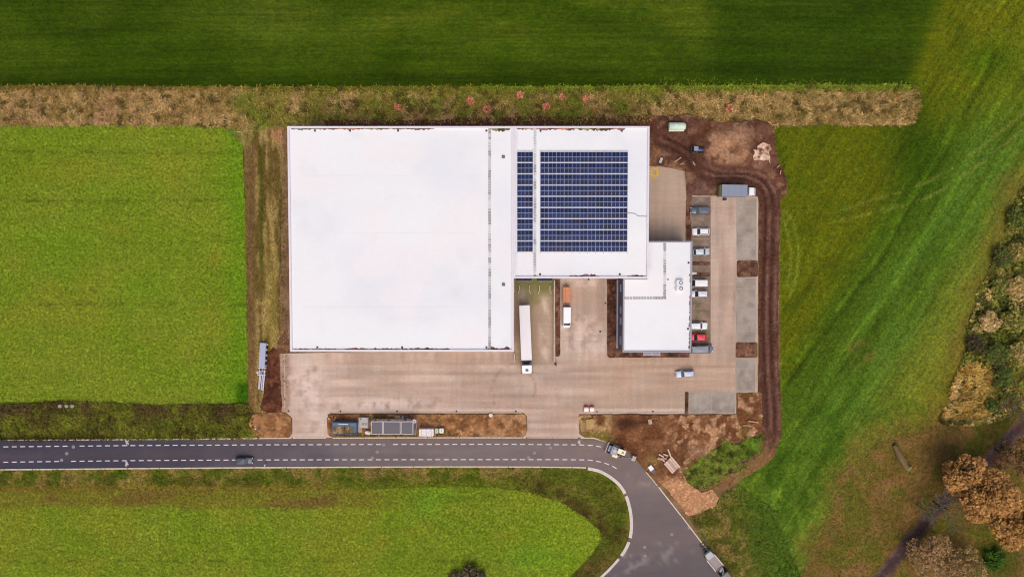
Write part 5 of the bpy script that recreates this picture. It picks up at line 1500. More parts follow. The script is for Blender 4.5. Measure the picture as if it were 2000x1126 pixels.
# blue container open at the top with earth coloured sheet
bl = pmat('container_blue', S(66, 94, 128), .55, .1, .15, 1.2)
a, b = at(649, 824.5, 2.4), at(696.5, 847.5, 2.4)
t = thing('container', 'blue steel container with tan sheeting over its top, left end of the cabin row', 'container', ((a[0] + b[0]) / 2, (a[1] + b[1]) / 2, .1), R(-1))
W_, D_ = b[0] - a[0], a[1] - b[1]
for s in (-1, 1):
    MB().box((0, s * (D_ / 2 - .04), 1.2), (W_, .10, 2.4)).obj('long_wall', bl, t)
    MB().box((s * (W_ / 2 - .04), 0, 1.2), (.10, D_ - .2, 2.4)).obj('end_wall', bl, t)
    for k in range(9): MB().box((-W_ / 2 + .4 + k * W_ / 9, s * (D_ / 2 + .035), 1.2), (.22, .05, 2.2)).obj('rib', bl, t)
MB().box((0, D_ / 2 - .55, 2.25), (W_ - .1, .8, .08)).obj('roof_strip', pmat('container_blue_worn', S(82, 108, 138), .6, 0, .25, 1.5), t)
MB().box((W_ / 2 - .45, -.2, 2.2), (.7, D_ - 1.0, .08)).obj('roof_strip', bl, t)
o, _ = sheet('tan_sheet', ragged([(-W_ / 2 + .05, -D_ / 2 + .1), (W_ / 2 - .85, -D_ / 2 + .1), (W_ / 2 - .85, D_ / 2 - .95), (-W_ / 2 + .05, D_ / 2 - .95)], 0.15, .5, 3), 2.2, mS, blotch((164, 136, 100), (112, 92, 70), 1.1, 501), .3, 0, lambda x, y, px, py: .18 * fbm(x, y, .8, 3, 4), world=True, kind=None)
o.parent = t
MB().box((-.3, D_ / 2 - .30, 2.45), (2.4, .18, .14)).obj('white_plank', pmat('plank_white', S(222, 222, 226), .6), t)
kk = random.Random(5)
for k in range(7): MB().box((kk.uniform(-2, 1.4), kk.uniform(-1.1, .2), 2.5), (kk.uniform(.06, .14), kk.uniform(.5, 1.3), .08), kk.uniform(-.3, .3)).obj('stake', pmat('dark_stake', S(64, 56, 40), .9), t)
# stacks of plates between container and cabins
t = thing('plate_stack', 'stack of blue grey plates between the blue container and the grey cabins', 'stack', (*at(710.5, 824, .8), G), R(-2))
pm_ = [pmat('plate_grey', S(158, 156, 164), .7, 0, .2, 2), pmat('plate_grey_dark', S(132, 132, 146), .7, 0, .2, 2), pmat('plate_grey_pale', S(186, 176, 172), .7, 0, .2, 2)]
for k in range(6): MB().box((kk.uniform(-.12, .12), kk.uniform(-.12, .12), .08 + k * .16), (2.3 - .1 * (k % 2), 2.5, .14), kk.uniform(-.06, .06)).obj('plate', pm_[k % 3], t)
for k in range(5): MB().box((kk.uniform(-1, .9), kk.uniform(-1, 1), 1.0), (kk.uniform(.3, .8), kk.uniform(.15, .6), .08), kk.uniform(-.5, .5)).obj('offcut', pm_[(k + 1) % 3], t)
t = thing('pallet_stack', 'beige pallets stacked just right of the blue container end', 'pallets', (*at(702.5, 833, .6), G), 0)
for k in range(5): MB().box((kk.uniform(-.06, .06), .2 - k * .02, .08 + k * .16), (1.15, 3.2 - .25 * k, .12), kk.uniform(-.04, .04)).obj('pallet', pmat('pallet_beige', S(184, 156, 142), .85, 0, .25, 2), t)
t = thing('water_tank', 'small white box tank tucked against the left site cabin', 'tank', (*at(719, 843.5, .6), G), R(-10))
MB().box((0, 0, .55), (1.35, .85, 1.0)).obj('tank_body', pmat('tank_cream', S(222, 208, 190), .6, 0, .08), t, .15)
MB().cyl((.2, 0, 1.08), .16, .1).obj('lid', cab_edge, t)
t = thing('pallet_stack', 'single beige pallet above the middle site cabin', 'pallets', (*at(776.5, 813.5, .3), G), 0)
for k in range(6): MB().box((-.55 + k * .22, 0, .12), (.17, .75, .06)).obj('slat', pmat('pallet_tan', S(190, 160, 126), .85, 0, .2, 2), t)
for y in (-.3, .3): MB().box((0, y, .05), (1.3, .1, .08)).obj('bearer', pmat('pallet_tan', S(190, 160, 126)), t)
t = thing('scrap_heap', 'dark scrap lying along the top of the right site cabin', 'scrap', (*at(796, 814.5, .3), G), 0)
for k in range(12): MB().box((kk.uniform(-1.7, 1.6), kk.uniform(-.5, .4), .1 + .03 * k), (kk.uniform(.25, .8), kk.uniform(.1, .35), .12), kk.uniform(-1, 1)).obj('scrap_piece', [trim, pm_[0], pm_[2], pmat('scrap_violet', S(104, 88, 100), .7)][k % 4], t)
t = thing('wrapped_load', 'big white plastic wrapped load right of the site cabins', 'load', (*at(833.3, 842.8, 1.2), G - .1), 0)
MB().box((0, 0, .95), (3.6, 1.85, 1.7)).obj('load_box', pmat('white_wrap', S(228, 214, 218), .35, 0, .22, 2.5, .4), t, .12)
MB().box((0, .97, .7), (3.5, .1, 1.2)).obj('end_board', pmat('grey_board', S(148, 138, 140), .8), t)
for k in (-1.2, 0, 1.2): MB().box((k, 0, 1.815), (.10, 1.8, .03)).obj('strap', pmat('strap_grey', S(176, 168, 178), .6), t)
MB().box((0, 0, .06), (3.4, 1.7, .12)).obj('pallet', pmat('pallet_tan', S(190, 160, 126)), t)
for i, (px, w_, c_) in enumerate(((853.3, .78, (196, 198, 166)), (862.6, 1.05, (224, 228, 214)))):
    t = thing('bulk_container', ('narrow pale green caged container right of the white wrapped load', 'wider white caged container at the right end of the row')[i], 'container', (*at(px, 840, .8), G - .1), 0, 'caged bulk containers')
    MB().box((0, 0, .62), (w_, 1.15, .95)).obj('tank_body', pmat('bulk_' + 'ab'[i], S(*c_), .5, 0, .06), t, .08)
    MB().cyl((0, 0, 1.12), .15, .08).obj('lid', pmat('lid_green', S(150, 158, 140), .5), t)
    cg_ = MB()
    for s in (-1, 1):
        cg_.tube([(s * (w_ / 2 + .03), -.6, .2), (s * (w_ / 2 + .03), -.6, 1.12), (s * (w_ / 2 + .03), .6, 1.12), (s * (w_ / 2 + .03), .6, .2)], .02)
        cg_.tube([(-w_ / 2, s * .6, .65), (w_ / 2, s * .6, .65)], .02)
    cg_.obj('cage', rim_m, t); MB().box((0, 0, .06), (w_ + .05, 1.2, .12)).obj('pallet', trim, t)
o = MB().torus((0, 0, .25), .38, .12, 18, 8).cyl((0, 0, .22), .32, .4, n=16).obj('concrete_ring', pmat('ring_white', S(228, 216, 204), .8), smooth=False)
o.location = (*at(958.5, 809.5), G - .1); tag(o, 'round white concrete ring on the bare soil island', 'ring')
t = thing('rubble_heap', 'orange brick rubble in the upper left corner of the long soil island', 'rubble', (*at(651, 814), .2), 0)
for k in range(22):
    MB().box((kk.gauss(0, 1.0), kk.gauss(0, .35), .08), (kk.uniform(.12, .4), kk.uniform(.1, .28), kk.uniform(.1, .25)), kk.uniform(0, 3)).obj('brick', [pmat('rubble_orange', S(176, 108, 62), .9), pmat('rubble_brown', S(116, 70, 42), .9), pmat('rubble_pale', S(214, 178, 146), .9)][k % 3 if k % 5 else 2], t)

# red and white barriers
wb_ = pmat('barrier_white', S(240, 236, 234), .5); rb_ = pmat('barrier_red', S(206, 62, 72), .5)
for i, px in enumerate((1145, 1156)):
    t = thing('road_barrier', ('left of the two red and white barriers at the yard mouth', 'right of the two red and white barriers at the yard mouth')[i], 'barrier', (*at(px, 797.5, .5), .01), R((-1, 2)[i]), 'barriers at the yard mouth')
    MB().box((0, -.18, .45), (1.15, .95, .9), taper=.92).obj('white_block', wb_, t, .05)
    MB().box((0, .45, .45), (1.1, .32, .86), taper=.94).obj('red_block', rb_, t, .04)
    for s in (-1, 1): MB().box((s * .5, -.1, .06), (.18, 1.4, .12)).obj('foot', trim, t)

# ------------------------------------------------------------------ things in the north-east soil corner
t = thing('storage_tank', 'pale mint green tank with rounded right end on the bare soil', 'tank', (*at(1321, 248.3, 1.0), zd(1321, 248) - .05), R(0))
mint = pmat('mint_green', S(210, 226, 206), .55, 0, .05, .8); mw = pmat('mint_white', S(230, 236, 226), .6)
rings = []
for x, k in ((-2.0, .9), (-1.97, 1.0), (1.3, 1.0), (1.65, .95), (1.9, .78), (2.05, .5)):
    rings.append([(x, math.cos(a) * .95 * k, 1.0 + math.sin(a) * .85 * k) for a in [i * 6.2832 / 16 for i in range(16)]])
MB().loft(rings).obj('tank_body', mint, t, smooth=True)
MB().box((-.1, -.82, .55), (3.6, .5, .5)).obj('side_step', mw, t, .05)
MB().box((.5, -.72, 1.05), (.7, .25, .2)).obj('valve_box', trim, t)
for x in (-1.4, 1.0): MB().box((x, 0, .2), (.25, 1.7, .5)).obj('foot', trim, t)
MB().box((-.4, 0, 1.86), (.5, .5, .08)).obj('lid', mw, t)
t = thing('tool_chest', 'small grey metal chest beside the yard edge in the soil corner', 'box', (*at(1289.5, 314, .5), zd(1289.5, 314)), R(68))
MB().box((0, 0, .3), (1.25, .6, .6)).obj('chest', pmat('chest_grey', S(164, 160, 154), .6, .1, .1), t, .04)
MB().box((0, 0, .62), (1.3, .64, .06)).obj('lid', pmat('chest_lid', S(182, 178, 172), .6), t)
pts = []
for k in range(120):
    a = -1.2 + k * .21; r_ = .55 + .7 * (k / 120) + .07 * math.sin(k * 1.7)
    c_ = at(1277.5, 336)
    pts.append((c_[0] + r_ * math.cos(a), c_[1] + r_ * 1.05 * math.sin(a), .07 + .04 * (k % 7) / 7))
o = MB().tube(pts, .075, 5).obj('coiled_hose', pmat('hose_yellow', S(232, 190, 96), .6)); tag(o, 'loose coil of yellow hose on the paving by the hall wall', 'hose')
HP = [(1467, 291), (1475, 293), (1477, 284), (1488, 279), (1503, 281), (1505, 291), (1500, 297), (1503, 308), (1502, 317), (1496, 312), (1484, 314), (1478, 311), (1466, 313), (1465, 305), (1470, 300)]
o, _ = sheet('rubble_heap', HP, .10, mS, lambda x, y, px, py: mixc(blotch((232, 200, 180), (206, 166, 142), 1.2, 511)(x, y, px, py), (112, 76, 58), np.clip(sm(.54, .66, fbm(x, y, 1.3, 3, 512)) + np.exp(-((px - 1497) / 4.5) ** 2 - ((py - 292) / 5.0) ** 2), 0, 1)), .3, .7, lambda x, y, px, py: z_dirt(x, y, px, py) + .8 * fbm(x, y, 1.2, 3, 5), step=.4, kind=None)
tag(o, 'pale pinkish sand and rubble heap in the far soil corner', 'heap')
for i, (px, py, rz_, l_) in enumerate(((1322, 313, 35, 1.9), (1330, 321, 20, .9), (1517, 326, 40, .9), (1521, 338, 80, 1.0), (1354, 320, -55, 1.0))):
    o = MB().box((0, 0, .1), (l_, .22, .12)).obj('timber_offcut', pmat('pale_timber', S(198, 156, 124), .85, 0, .2, 3)); o.location = (*at(px, py), zd(px, py) + .12); o.rotation_euler = (0, R(4), R(rz_))
    tag(o, ('long pale board on the soil at the yard corner', 'short pale board just below the long one at the yard corner', 'pale board on the soil near the meadow edge, upper of two', 'pale board on the soil near the meadow edge, lower of two', 'pale board on the soil below the tractor')[i], 'board', 'loose boards on the soil')

# ------------------------------------------------------------------ west side: soil heap, panels, profiles
HPW = [(533, 676), (540, 684), (546, 700), (548, 745), (551, 790), (549, 803), (541, 806), (511, 801), (508, 794), (513, 780), (517, 752), (519, 712), (524, 690)]
ww = [at(*p) for p in HPW]
o, _ = sheet('soil_heap', HPW, .0, mS, col_soil((92, 56, 42), (110, 68, 50), 520), .4, .25, lambda x, y, px, py: 1.9 * sm(0, 3.0, sdist(x, y, ww)) + .25 * fbm(x, y, 1.2, 3, 6), step=.4, kind=None)
tag(o, 'long dark brown soil heap beside the yard, right of the stacked panels', 'heap')
sheet('soil_patch', [(546, 655), (562, 642), (565, 690), (556, 702), (550, 698), (540, 682)], -.02, mS, col_soil((108, 72, 58), (128, 88, 70), 530), .4, .4, seed=71, step=.4)
(x0, y0), (x1, y1) = at(515, 669, .6), at(512.2, 716, .6)
ang = math.atan2(y1 - y0, x1 - x0)
t = thing('panel_stack', 'stack of long pale blue grey wall panels on white bearers', 'panels', ((x0 + x1) / 2, (y0 + y1) / 2, 0), ang)
Lp = math.hypot(x1 - x0, y1 - y0)
pp_ = [pmat('panel_blue_grey', S(184, 188, 210), .45, .1, .06, .6), pmat('panel_blue_grey_dark', S(168, 172, 196), .45, .1, .06, .6)]
for k in range(8): MB().box((kk.uniform(-.06, .06), kk.uniform(-.03, .03), .22 + k * .11), (Lp, 1.45, .09)).obj('panel', pp_[k % 2], t)
for k in range(9): MB().box((-Lp / 2 + .4 + k * Lp / 9, .62, .55 if k % 2 else .3), (.34, .62, .9 if k % 2 else .5)).obj('bearer', pmat('bearer_white', S(226, 220, 226), .6) if k % 2 == 0 else trim, t)
(x0, y0), (x1, y1) = at(513, 714, .6), at(508.7, 762, .6)
ang = math.atan2(y1 - y0, x1 - x0); Lp = math.hypot(x1 - x0, y1 - y0)
t = thing('profile_bundle', 'bundle of white steel profiles lying below the pale wall panels', 'profiles', ((x0 + x1) / 2, (y0 + y1) / 2, 0), ang)
wp2 = [pmat('profile_white', S(214, 210, 222), .45, .1), pmat('profile_lilac', S(168, 160, 182), .45, .2), pmat('profile_dark', S(92, 78, 92), .6)]
for k in range(8):
    l_ = Lp * kk.uniform(.6, 1.0)
    MB().box((Lp / 2 - l_ / 2 + kk.uniform(-.5, 0), -.62 + k * .175, .25 + .1 * (k % 3)), (l_, .13, .22), kk.uniform(-.012, .012)).obj('profile', wp2[(0, 1, 0, 2, 0, 1, 0, 0)[k]], t)
for x in (-Lp * .42, -Lp * .28, -Lp * .14): MB().box((x, 0, .75), (.14, 2.0, .12), .1).obj('cross_bar', wp2[0], t)
for y in (-.6, .05, .7): MB().box((-Lp * .28, y, .82), (Lp * .34, .1, .1)).obj('frame_bar', wp2[0], t)
MB().box((-Lp * .2, -1.1, .4), (.6, .5, .4), .7).obj('joint_plate', pmat('plate_pink', S(206, 186, 198), .5), t)
for i, px in enumerate((119.5, 132, 143.5)):
    o = MB().box((0, 0, .3), (.75, .75, .6)).cyl((0, 0, .62), .22, .06, n=10).obj('culvert_block', pmat('culvert_concrete', S(176, 160, 146), .9, 0, .25, 2), bevel=.06)
    o.location = (*at(px, 792), -.06); o.rotation_euler = (0, 0, kk.uniform(-.2, .2))
    tag(o, ('left of three pale concrete blocks at the field edge', 'middle of three pale concrete blocks at the field edge', 'right of three pale concrete blocks at the field edge')[i], 'block', 'concrete blocks at the field edge')

# ------------------------------------------------------------------ along the bend and the south-east
t = thing('equipment_box', 'small white box with a dark lower end on the verge just past the digger', 'box', (*at(1273, 915.5, .5), .1), R(-52))
MB().box((-.45, 0, .4), (1.2, 1.05, .8)).obj('white_case', wb_, t, .05)
MB().box((.6, 0, .25), (.8, 1.0, .5)).obj('dark_case', pmat('case_violet', S(92, 84, 108), .6), t, .03)
t = thing('formwork_panels', 'pale pinkish formwork boards lying near the road bend', 'boards', (*at(1304, 898), .4), R(-50)); t.scale = (1.3, 1.3, 1)
fw = [pmat('formwork_' + 'abc'[i], S(*c), .85, 0, .2, 2) for i, c in enumerate(((212, 180, 162), (218, 188, 172), (194, 156, 136)))]
for k in range(5): MB().box((1.1 + kk.uniform(-.1, .1), -.8 + k * .42, .1), (2.5, .38, .08)).obj('board', fw[k % 3], t)
for k in range(6): MB().box((-1.6 + kk.uniform(-.7, .7), kk.uniform(-1.1, 1.1), .12 + .04 * k), (kk.uniform(.9, 2.2), .25, .07), kk.uniform(-.4, .9)).obj('board', fw[k % 3], t)
for i, (px, py, l_, d_, rz_, c_) in enumerate(((1470, 822, 2.5, .35, -7, (196, 150, 112)), (1269, 822, .9, 1.2, 10, (186, 164, 140)), (1454, 829, 1.0, .3, 0, (190, 150, 116)), (1152, 826, 1.9, 2.3, 5, (186, 152, 98)))):
    o = MB().box((0, 0, .12), (l_, d_, .16)).box((.1, 0, .22), (l_ * .7, d_ * .6, .05)).obj('building_slab', pmat('slab_' + 'abcd'[i], S(*c_), .9, 0, .25, 2), bevel=.02)
    o.location = (*at(px, py), .35); o.rotation_euler = (0, 0, R(rz_))
    tag(o, ('long pale plank on the red soil near the haul track', 'grey beige slab just under the lower yard edge', 'short pale plank left below the long one', 'square tan board on dry grass under the red and white barriers')[i], 'slab')
t = thing('marker_rails', 'two thin pale rails lying on the verge above the flatbed lorry', 'rails', (*at(1372, 1035), .1), R(-53))
for y in (-.18, .18): MB().box((0, y, .06), (1.9, .08, .08)).obj('rail', pmat('rail_pale', S(206, 196, 182), .7), t)
o = MB().loft([[(-.5, -.35, 1.2), (-.5, .35, 1.2), (-.5, .35, 1.28), (-.5, -.35, 1.28)], [(.45, -.16, 1.7), (.45, .16, 1.7), (.45, .16, 1.78), (.45, -.16, 1.78)]]).tube([(-.4, 0, 0), (-.4, 0, 1.3)], .05).obj('notice_board', wb_)
o.location = (*at(1356, 533.5, 1.4), .1); tag(o, 'small tilted white board on the lower soil strip by the office wall', 'sign')
o = MB().box((0, 0, .5), (.5, .4, 1.0)).box((.2, .1, .9), (.5, .4, .3)).obj('field_marker', wb_, bevel=.05); o.location = (*at(252, -3), -.1)
tag(o, 'tiny white marker at the top edge of the dark north field', 'marker')
o = MB().cyl((0, 0, .45), .28, .9, n=12).box((0, 0, .95), (.5, .5, .1)).obj('bollard', pmat('weathered_post', S(96, 78, 58), .9), bevel=.02)
o.location = (*at(1085, 710.5), .0); tag(o, 'dark stump like bollard at the foot of the long dock wall', 'bollard')
for i, (px, py) in enumerate(((517, 908), (499.5, 837))):
    o = MB().cyl((0, 0, .5), .12, 1.0, n=10).cyl((0, 0, 1.03), .15, .08, n=10).obj('marker_post', wb_); o.location = (*at(px, py, .8), -.08)
    tag(o, ('white marker post on the lower kerb just right of the driving car', 'white marker post on the short left soil island')[i], 'post')

# ------------------------------------------------------------------ trees and shrubs
bark = pmat('bark', S(84, 70, 56), .95, 0, .3, 3, .5)
twig = pmat('grey_twigs', S(128, 116, 102), .9, 0, .25, 2)
def leaf_cloud(name, parent, blobs, n, size, palette, mat='leaves', flat_=0.75, seed=0, world=False, hang=0.0):
    g_ = np.random.default_rng(seed)
    bw = np.array([b[3] ** 2 for b in blobs]); bw = bw / bw.sum()
    idx = g_.choice(len(blobs), n, p=bw)
    B = np.array(blobs, float)[idx]
    d = g_.normal(size=(n, 3)); d /= np.linalg.norm(d, axis=1)[:, None]
    r = g_.random(n) ** 0.4
    ncl = max(6, n // 22)
    P = B[:, :3] + d * r[:, None] * B[:, 3:4] * np.array([1, 1, flat_])
    # pull leaves towards clump centres so that gaps open
    cc = P[g_.choice(n, ncl)]
    for k in range(0, n, 4000):
        D = ((P[k:k + 4000, None, :] - cc[None]) ** 2).sum(2)
        nn = D.argmin(1)
        P[k:k + 4000] += (cc[nn] - P[k:k + 4000]) * 0.28
    th = g_.random(n) * 6.2832
    s = size * (0.6 + 0.8 * g_.random(n))
    tilt = (g_.random((n, 2)) - 0.5) * 1.4
    u = np.stack([np.cos(th), np.sin(th), tilt[:, 0]], 1) * s[:, None]
    v = np.stack([-np.sin(th), np.cos(th), tilt[:, 1]], 1) * (s * (.5 + .4 * g_.random(n)))[:, None]
    V = np.stack([P - u, P - v * .9, P + u, P + v * .9], 1)
    pal = lin(np.array(palette, float)) / KG
    clump_c = g_.integers(0, len(pal), ncl)
    D_i = np.concatenate([((P[k:k + 4000, None, :] - cc[None]) ** 2).sum(2).argmin(1) for k in range(0, n, 4000)])
    ci = np.where(g_.random(n) < 0.6, clump_c[D_i], g_.integers(0, len(pal), n))
    col = pal[ci] * (0.7 + 0.6 * g_.random((n, 1)))
    return raw_mesh(name, V.reshape(-1, 3), np.arange(n * 4).reshape(-1, 4), 4, np.repeat(col, 4, 0), attr_mat(mat, 0.8), parent)

def tree(name, label, px, py, H, Rr, palette, n, size, group=None, seed=0, cat='tree', limbs=7, bare=0, lift=0.62, squash=0.7, twig_m=None):
    k = random.Random(seed)
    t = thing(name, label, cat, (*at(px, py, H * .75), -.12), k.uniform(0, 6), group)
    hb = H * (1 - squash) * .6 + .2
    mb = MB(); r0 = max(.06, H * .022)
    mb.tube([(0, 0, 0), (.04 * H * k.uniform(-1, 1), .03 * H * k.uniform(-1, 1), hb), (0, 0, H * .6)], [r0 * 1.3, r0, r0 * .45], 8)
    mb.obj('trunk', bark, t)
    blobs = []
    def grow(p, d, L, r, dep, mb_):
        e = (p[0] + d[0] * L, p[1] + d[1] * L, min(p[2] + d[2] * L, H))
        m_ = tuple((p[i] + e[i]) / 2 + k.uniform(-.06, .06) * L for i in range(3))
        mb_.tube([p, m_, e], [r, r * .75, r * .45], 5 if dep else 4)
        if dep:
            for _ in range(3 if dep > 1 else 3):
                a = math.atan2(d[1], d[0]) + k.uniform(-.8, .8); zz = d[2] + k.uniform(-.25, .3); q = math.sqrt(max(.05, 1 - min(.9, zz * zz)))
                st_ = k.uniform(.45, 1.0); pp = tuple(p[i] + (e[i] - p[i]) * st_ for i in range(3))
                grow(pp, (math.cos(a) * q, math.sin(a) * q, zz), L * k.uniform(.5, .7), r * .5, dep - 1, mb_)
    for i in range(limbs):
        a = i * 6.2832 / limbs + k.uniform(-.3, .3); zz = k.uniform(.25, .75); q = math.sqrt(1 - zz * zz)
        mb = MB()
        grow((0, 0, hb + k.uniform(0, .3) * H), (math.cos(a) * q, math.sin(a) * q, zz), Rr * (.62 if bare else .75), r0 * .6, 2 if not bare else bare, mb)
        mb.obj('limb', twig_m or (twig if bare else bark), t)
        rr = Rr * k.uniform(.32, .5)
        dd = (Rr - rr) * k.uniform(.75, 1.05)
        blobs.append((math.cos(a) * dd, math.sin(a) * dd, H * lift + k.uniform(-.1, .16) * H, rr))
    for i in range(max(2, limbs // 2)):
        a = k.uniform(0, 6.28); dd = Rr * k.uniform(.0, .45)
        blobs.append((math.cos(a) * dd, math.sin(a) * dd, H * (lift + .16) + k.uniform(-.05, .08) * H, Rr * k.uniform(.3, .45)))
    if n: leaf_cloud('crown', t, blobs, n, size, palette, seed=seed)
    return t

oak = [(196, 142, 84), (184, 132, 74), (172, 122, 66), (202, 152, 96), (160, 116, 62), (188, 142, 78)]
tree('oak_tree', 'rust brown autumn tree whose crown overlaps the upper track section', 1893, 932, 12, 5.6, oak, 9000, .25, 'rust brown autumn trees', 11)
tree('oak_tree', 'largest rust brown autumn tree in the lower right corner', 1938, 972, 14, 7.4, oak, 15000, .25, 'rust brown autumn trees', 12, limbs=9)
tree('oak_tree', 'rust brown autumn tree cut by the right picture edge', 1992, 1028, 13, 6.6, oak + [(180, 134, 40)], 12000, .25, 'rust brown autumn trees', 13, limbs=8)
tan = [(176, 136, 94), (158, 120, 78), (186, 146, 106), (138, 116, 62), (126, 98, 60)]
tree('birch_tree', 'thin tan leaved tree over the lower end of the track', 1826, 1092, 7, 7.0, tan, 4200, .18, 'thin tan leaved trees', 14, bare=2)
tree('birch_tree', 'thin tan leaved tree right of the track end, lowest of its kind', 1886, 1110, 7, 6.0, tan + [(110, 104, 50)], 3000, .18, 'thin tan leaved trees', 15, bare=2)
tree('birch_tree', 'thin pinkish brown tree beside the upper end of the track', 1984, 893, 9, 5.2, [(132, 92, 66), (118, 84, 58), (104, 76, 44), (90, 80, 40)], 2400, .20, 'thin tan leaved trees', 16, bare=2)
tree('bare_tree', 'leafless grey tree left of the rust brown crowns', 1862, 1000, 10, 6.2, [(96, 88, 60), (104, 96, 54)], 500, .16, None, 17, limbs=9, bare=3)
tree('bare_tree', 'small leafless grey tree below the rust brown crowns, over the track', 1815, 1000, 7, 3.6, [(96, 88, 60), (84, 80, 40)], 260, .15, None, 18, limbs=7, bare=2)
tree('bare_tree', 'leafless twiggy tree at the right edge above the track', 1992, 800, 8, 4.4, [(110, 84, 50), (96, 84, 40)], 500, .16, None, 19, limbs=8, bare=3)
gold = [(164, 138, 72), (148, 120, 58), (176, 150, 90), (128, 104, 46), (112, 96, 36)]
dgrn = [(76, 92, 34), (90, 104, 38), (66, 78, 32), (108, 114, 50), (84, 84, 48)]
oliv = [(116, 116, 44), (134, 128, 56), (94, 100, 36), (150, 136, 74)]
beige = [(184, 152, 102), (168, 136, 84), (150, 128, 76), (196, 168, 116)]
sh2 = [('round_shrub', 'beige rounded shrub beside the meadow edge', 1935, 627, 3.5, 3.0, beige, 2600), ('round_shrub', 'dark grey twiggy shrub under the beige rounded one', 1907, 672, 3, 2.5, [(70, 60, 44), (84, 72, 50), (56, 54, 28)], 1100),
       ('round_shrub', 'dark green bush right of the dark twiggy shrub', 1950, 690, 4, 3.4, dgrn, 2600), ('round_shrub', 'dark green bush between golden clumps and right edge', 1962, 738, 3.5, 3.0, dgrn, 2200),
       ('round_shrub', 'pale olive shrub at the right edge near the track bend', 1990, 690, 4, 3.2, oliv + beige[:2], 2400), ('round_shrub', 'olive bush at the right edge level with the beige shrub', 1985, 625, 4, 3.6, oliv, 2600),
       ('round_shrub', 'beige shrub at the right edge above the olive bush', 1988, 560, 4, 3.0, beige + oliv[:1], 2300), ('round_shrub', 'olive shrub on the meadow edge, left of the beige one', 1955, 560, 3, 2.6, oliv + dgrn[:2], 1900),
       ('round_shrub', 'dark bush with brown twigs on the meadow edge', 1962, 500, 3.2, 2.7, dgrn + [(96, 72, 56)], 2000), ('round_shrub', 'olive brown shrub at the right edge, near the top of the scrub', 1992, 490, 4, 3.0, oliv + beige[1:3], 2200),
       ('round_shrub', 'topmost dark bush of the scrub at the right edge', 1994, 425, 3.5, 3.0, dgrn + oliv[:1], 2100), ('round_shrub', 'small dark shrub on the right side of the golden clumps', 1938, 770 + 22, 2.4, 1.8, dgrn, 900),
       ('round_shrub', 'dark evergreen bush below the rust brown trees', 1944, 1092, 2.5, 3.0, [(56, 84, 20), (68, 96, 26), (48, 70, 18)], 2000), ('round_shrub', 'dark round bush cut by the lower picture edge in the south field', 914, 1143, 2.6, 5.2, [(78, 72, 44), (108, 92, 72), (62, 70, 30), (128, 110, 92), (66, 56, 36)], 5200)]
for i, (nm, lb, px, py, H_, R_, pal, n_) in enumerate(sh2):
    tree(nm, lb, px, py, H_ * .7, R_ * 1.05, [tuple(min(255, v * 1.12) for v in c) for c in pal], n_, .2, None, 50 + i, 'shrub', 6, squash=.5)
coral = [(226, 146, 112), (208, 124, 92), (236, 166, 132), (188, 112, 84)]
for i, (px, py, r_) in enumerate(((776.5, 208, .95), (917, 195.5, 1.3), (951, 212, 1.1), (1016.5, 184.5, 1.0), (1068, 208, 1.15), (1097, 188, .9), (1144, 194, 1.0), (1424, 210, 1.1))):
    tree('sapling', ('leftmost small coral leaved sapling in the north verge', 'largest coral leaved sapling in the north verge', 'coral sapling close below and right of the largest one', 'coral sapling nearest the dark field edge', 'round coral sapling in the lower part of the verge, fifth from left', 'faint coral sapling right of the round one', 'coral sapling second from the right, above the hall corner', 'rightmost reddish sapling, above the bare soil corner')[i],
         px, py, 2.2, r_ * 1.15, coral, 360 if i not in (5, 6, 7) else 200, .14, 'coral saplings in the north verge', 80 + i, 'sapling', 5)
# fallen trunk
t = thing('fallen_log', 'weathered fallen tree trunk lying at the meadow edge', 'log', (*at(1759, 893), .1), 0)
p0, p1 = at(1745, 868), at(1770, 914); lx, ly = t.location.x, t.location.y
MB().tube([(p0[0] - lx, p0[1] - ly, .25), (-.3, .3, .35), (p1[0] - lx, p1[1] - ly, .3)], [.45, .8, .62], 8).obj('trunk', pmat('weathered_wood', S(120, 100, 64), .95, 0, .35, 2, .5), t)
MB().tube([(p1[0] - lx, p1[1] - ly, .3), (p1[0] - lx + .9, p1[1] - ly + .5, .6)], [.4, .2], 6).obj('root_stub', pmat('pale_wood', S(166, 146, 110), .95, 0, .2), t)
MB().tube([(p1[0] - lx, p1[1] - ly, .3), (p1[0] - lx + .5, p1[1] - ly - .3, .5)], [.4, .22], 6).obj('root_stub', pmat('pale_wood', S(166, 146, 110)), t)
MB().tube([(p0[0] - lx, p0[1] - ly, .25), (p0[0] - lx + .8, p0[1] - ly + .8, .5)], [.2, .06], 6).obj('branch', bark, t)

# ------------------------------------------------------------------ grasses and leaves (uncountable)
def inview(x, y, px, py): return ((px > -70) & (px < 2070) & (py > -60) & (py < 1190)).astype(float)
def withd(f): return lambda x, y, px, py: inview(x, y, px, py) * f(x, y, px, py)
def brighter(f, k): return lambda x, y, px, py: np.clip(f(x, y, px, py) * k, 0, 255)
tufts('crop_leaves', 'low bright green crop leaves covering the west field', 'crop', WFp, 9, brighter(col_crop, 1.14), -.12, 3, (.10, .26), (.08, .22), .07, .28, inview, 'crop_leaf')
tufts('crop_leaves', 'low bright green crop leaves covering the field south of the road', 'crop', SFp, 9, brighter(col_south, 1.14), -.12, 3, (.10, .26), (.08, .22), .07, .28, inview, 'crop_leaf')
tufts('field_grass', 'dark short grass growing in the north field', 'grass', NFp, 4, brighter(col_nfield, 1.06), -.15, 3, (.12, .30), (.05, .15), .04, .25, inview)
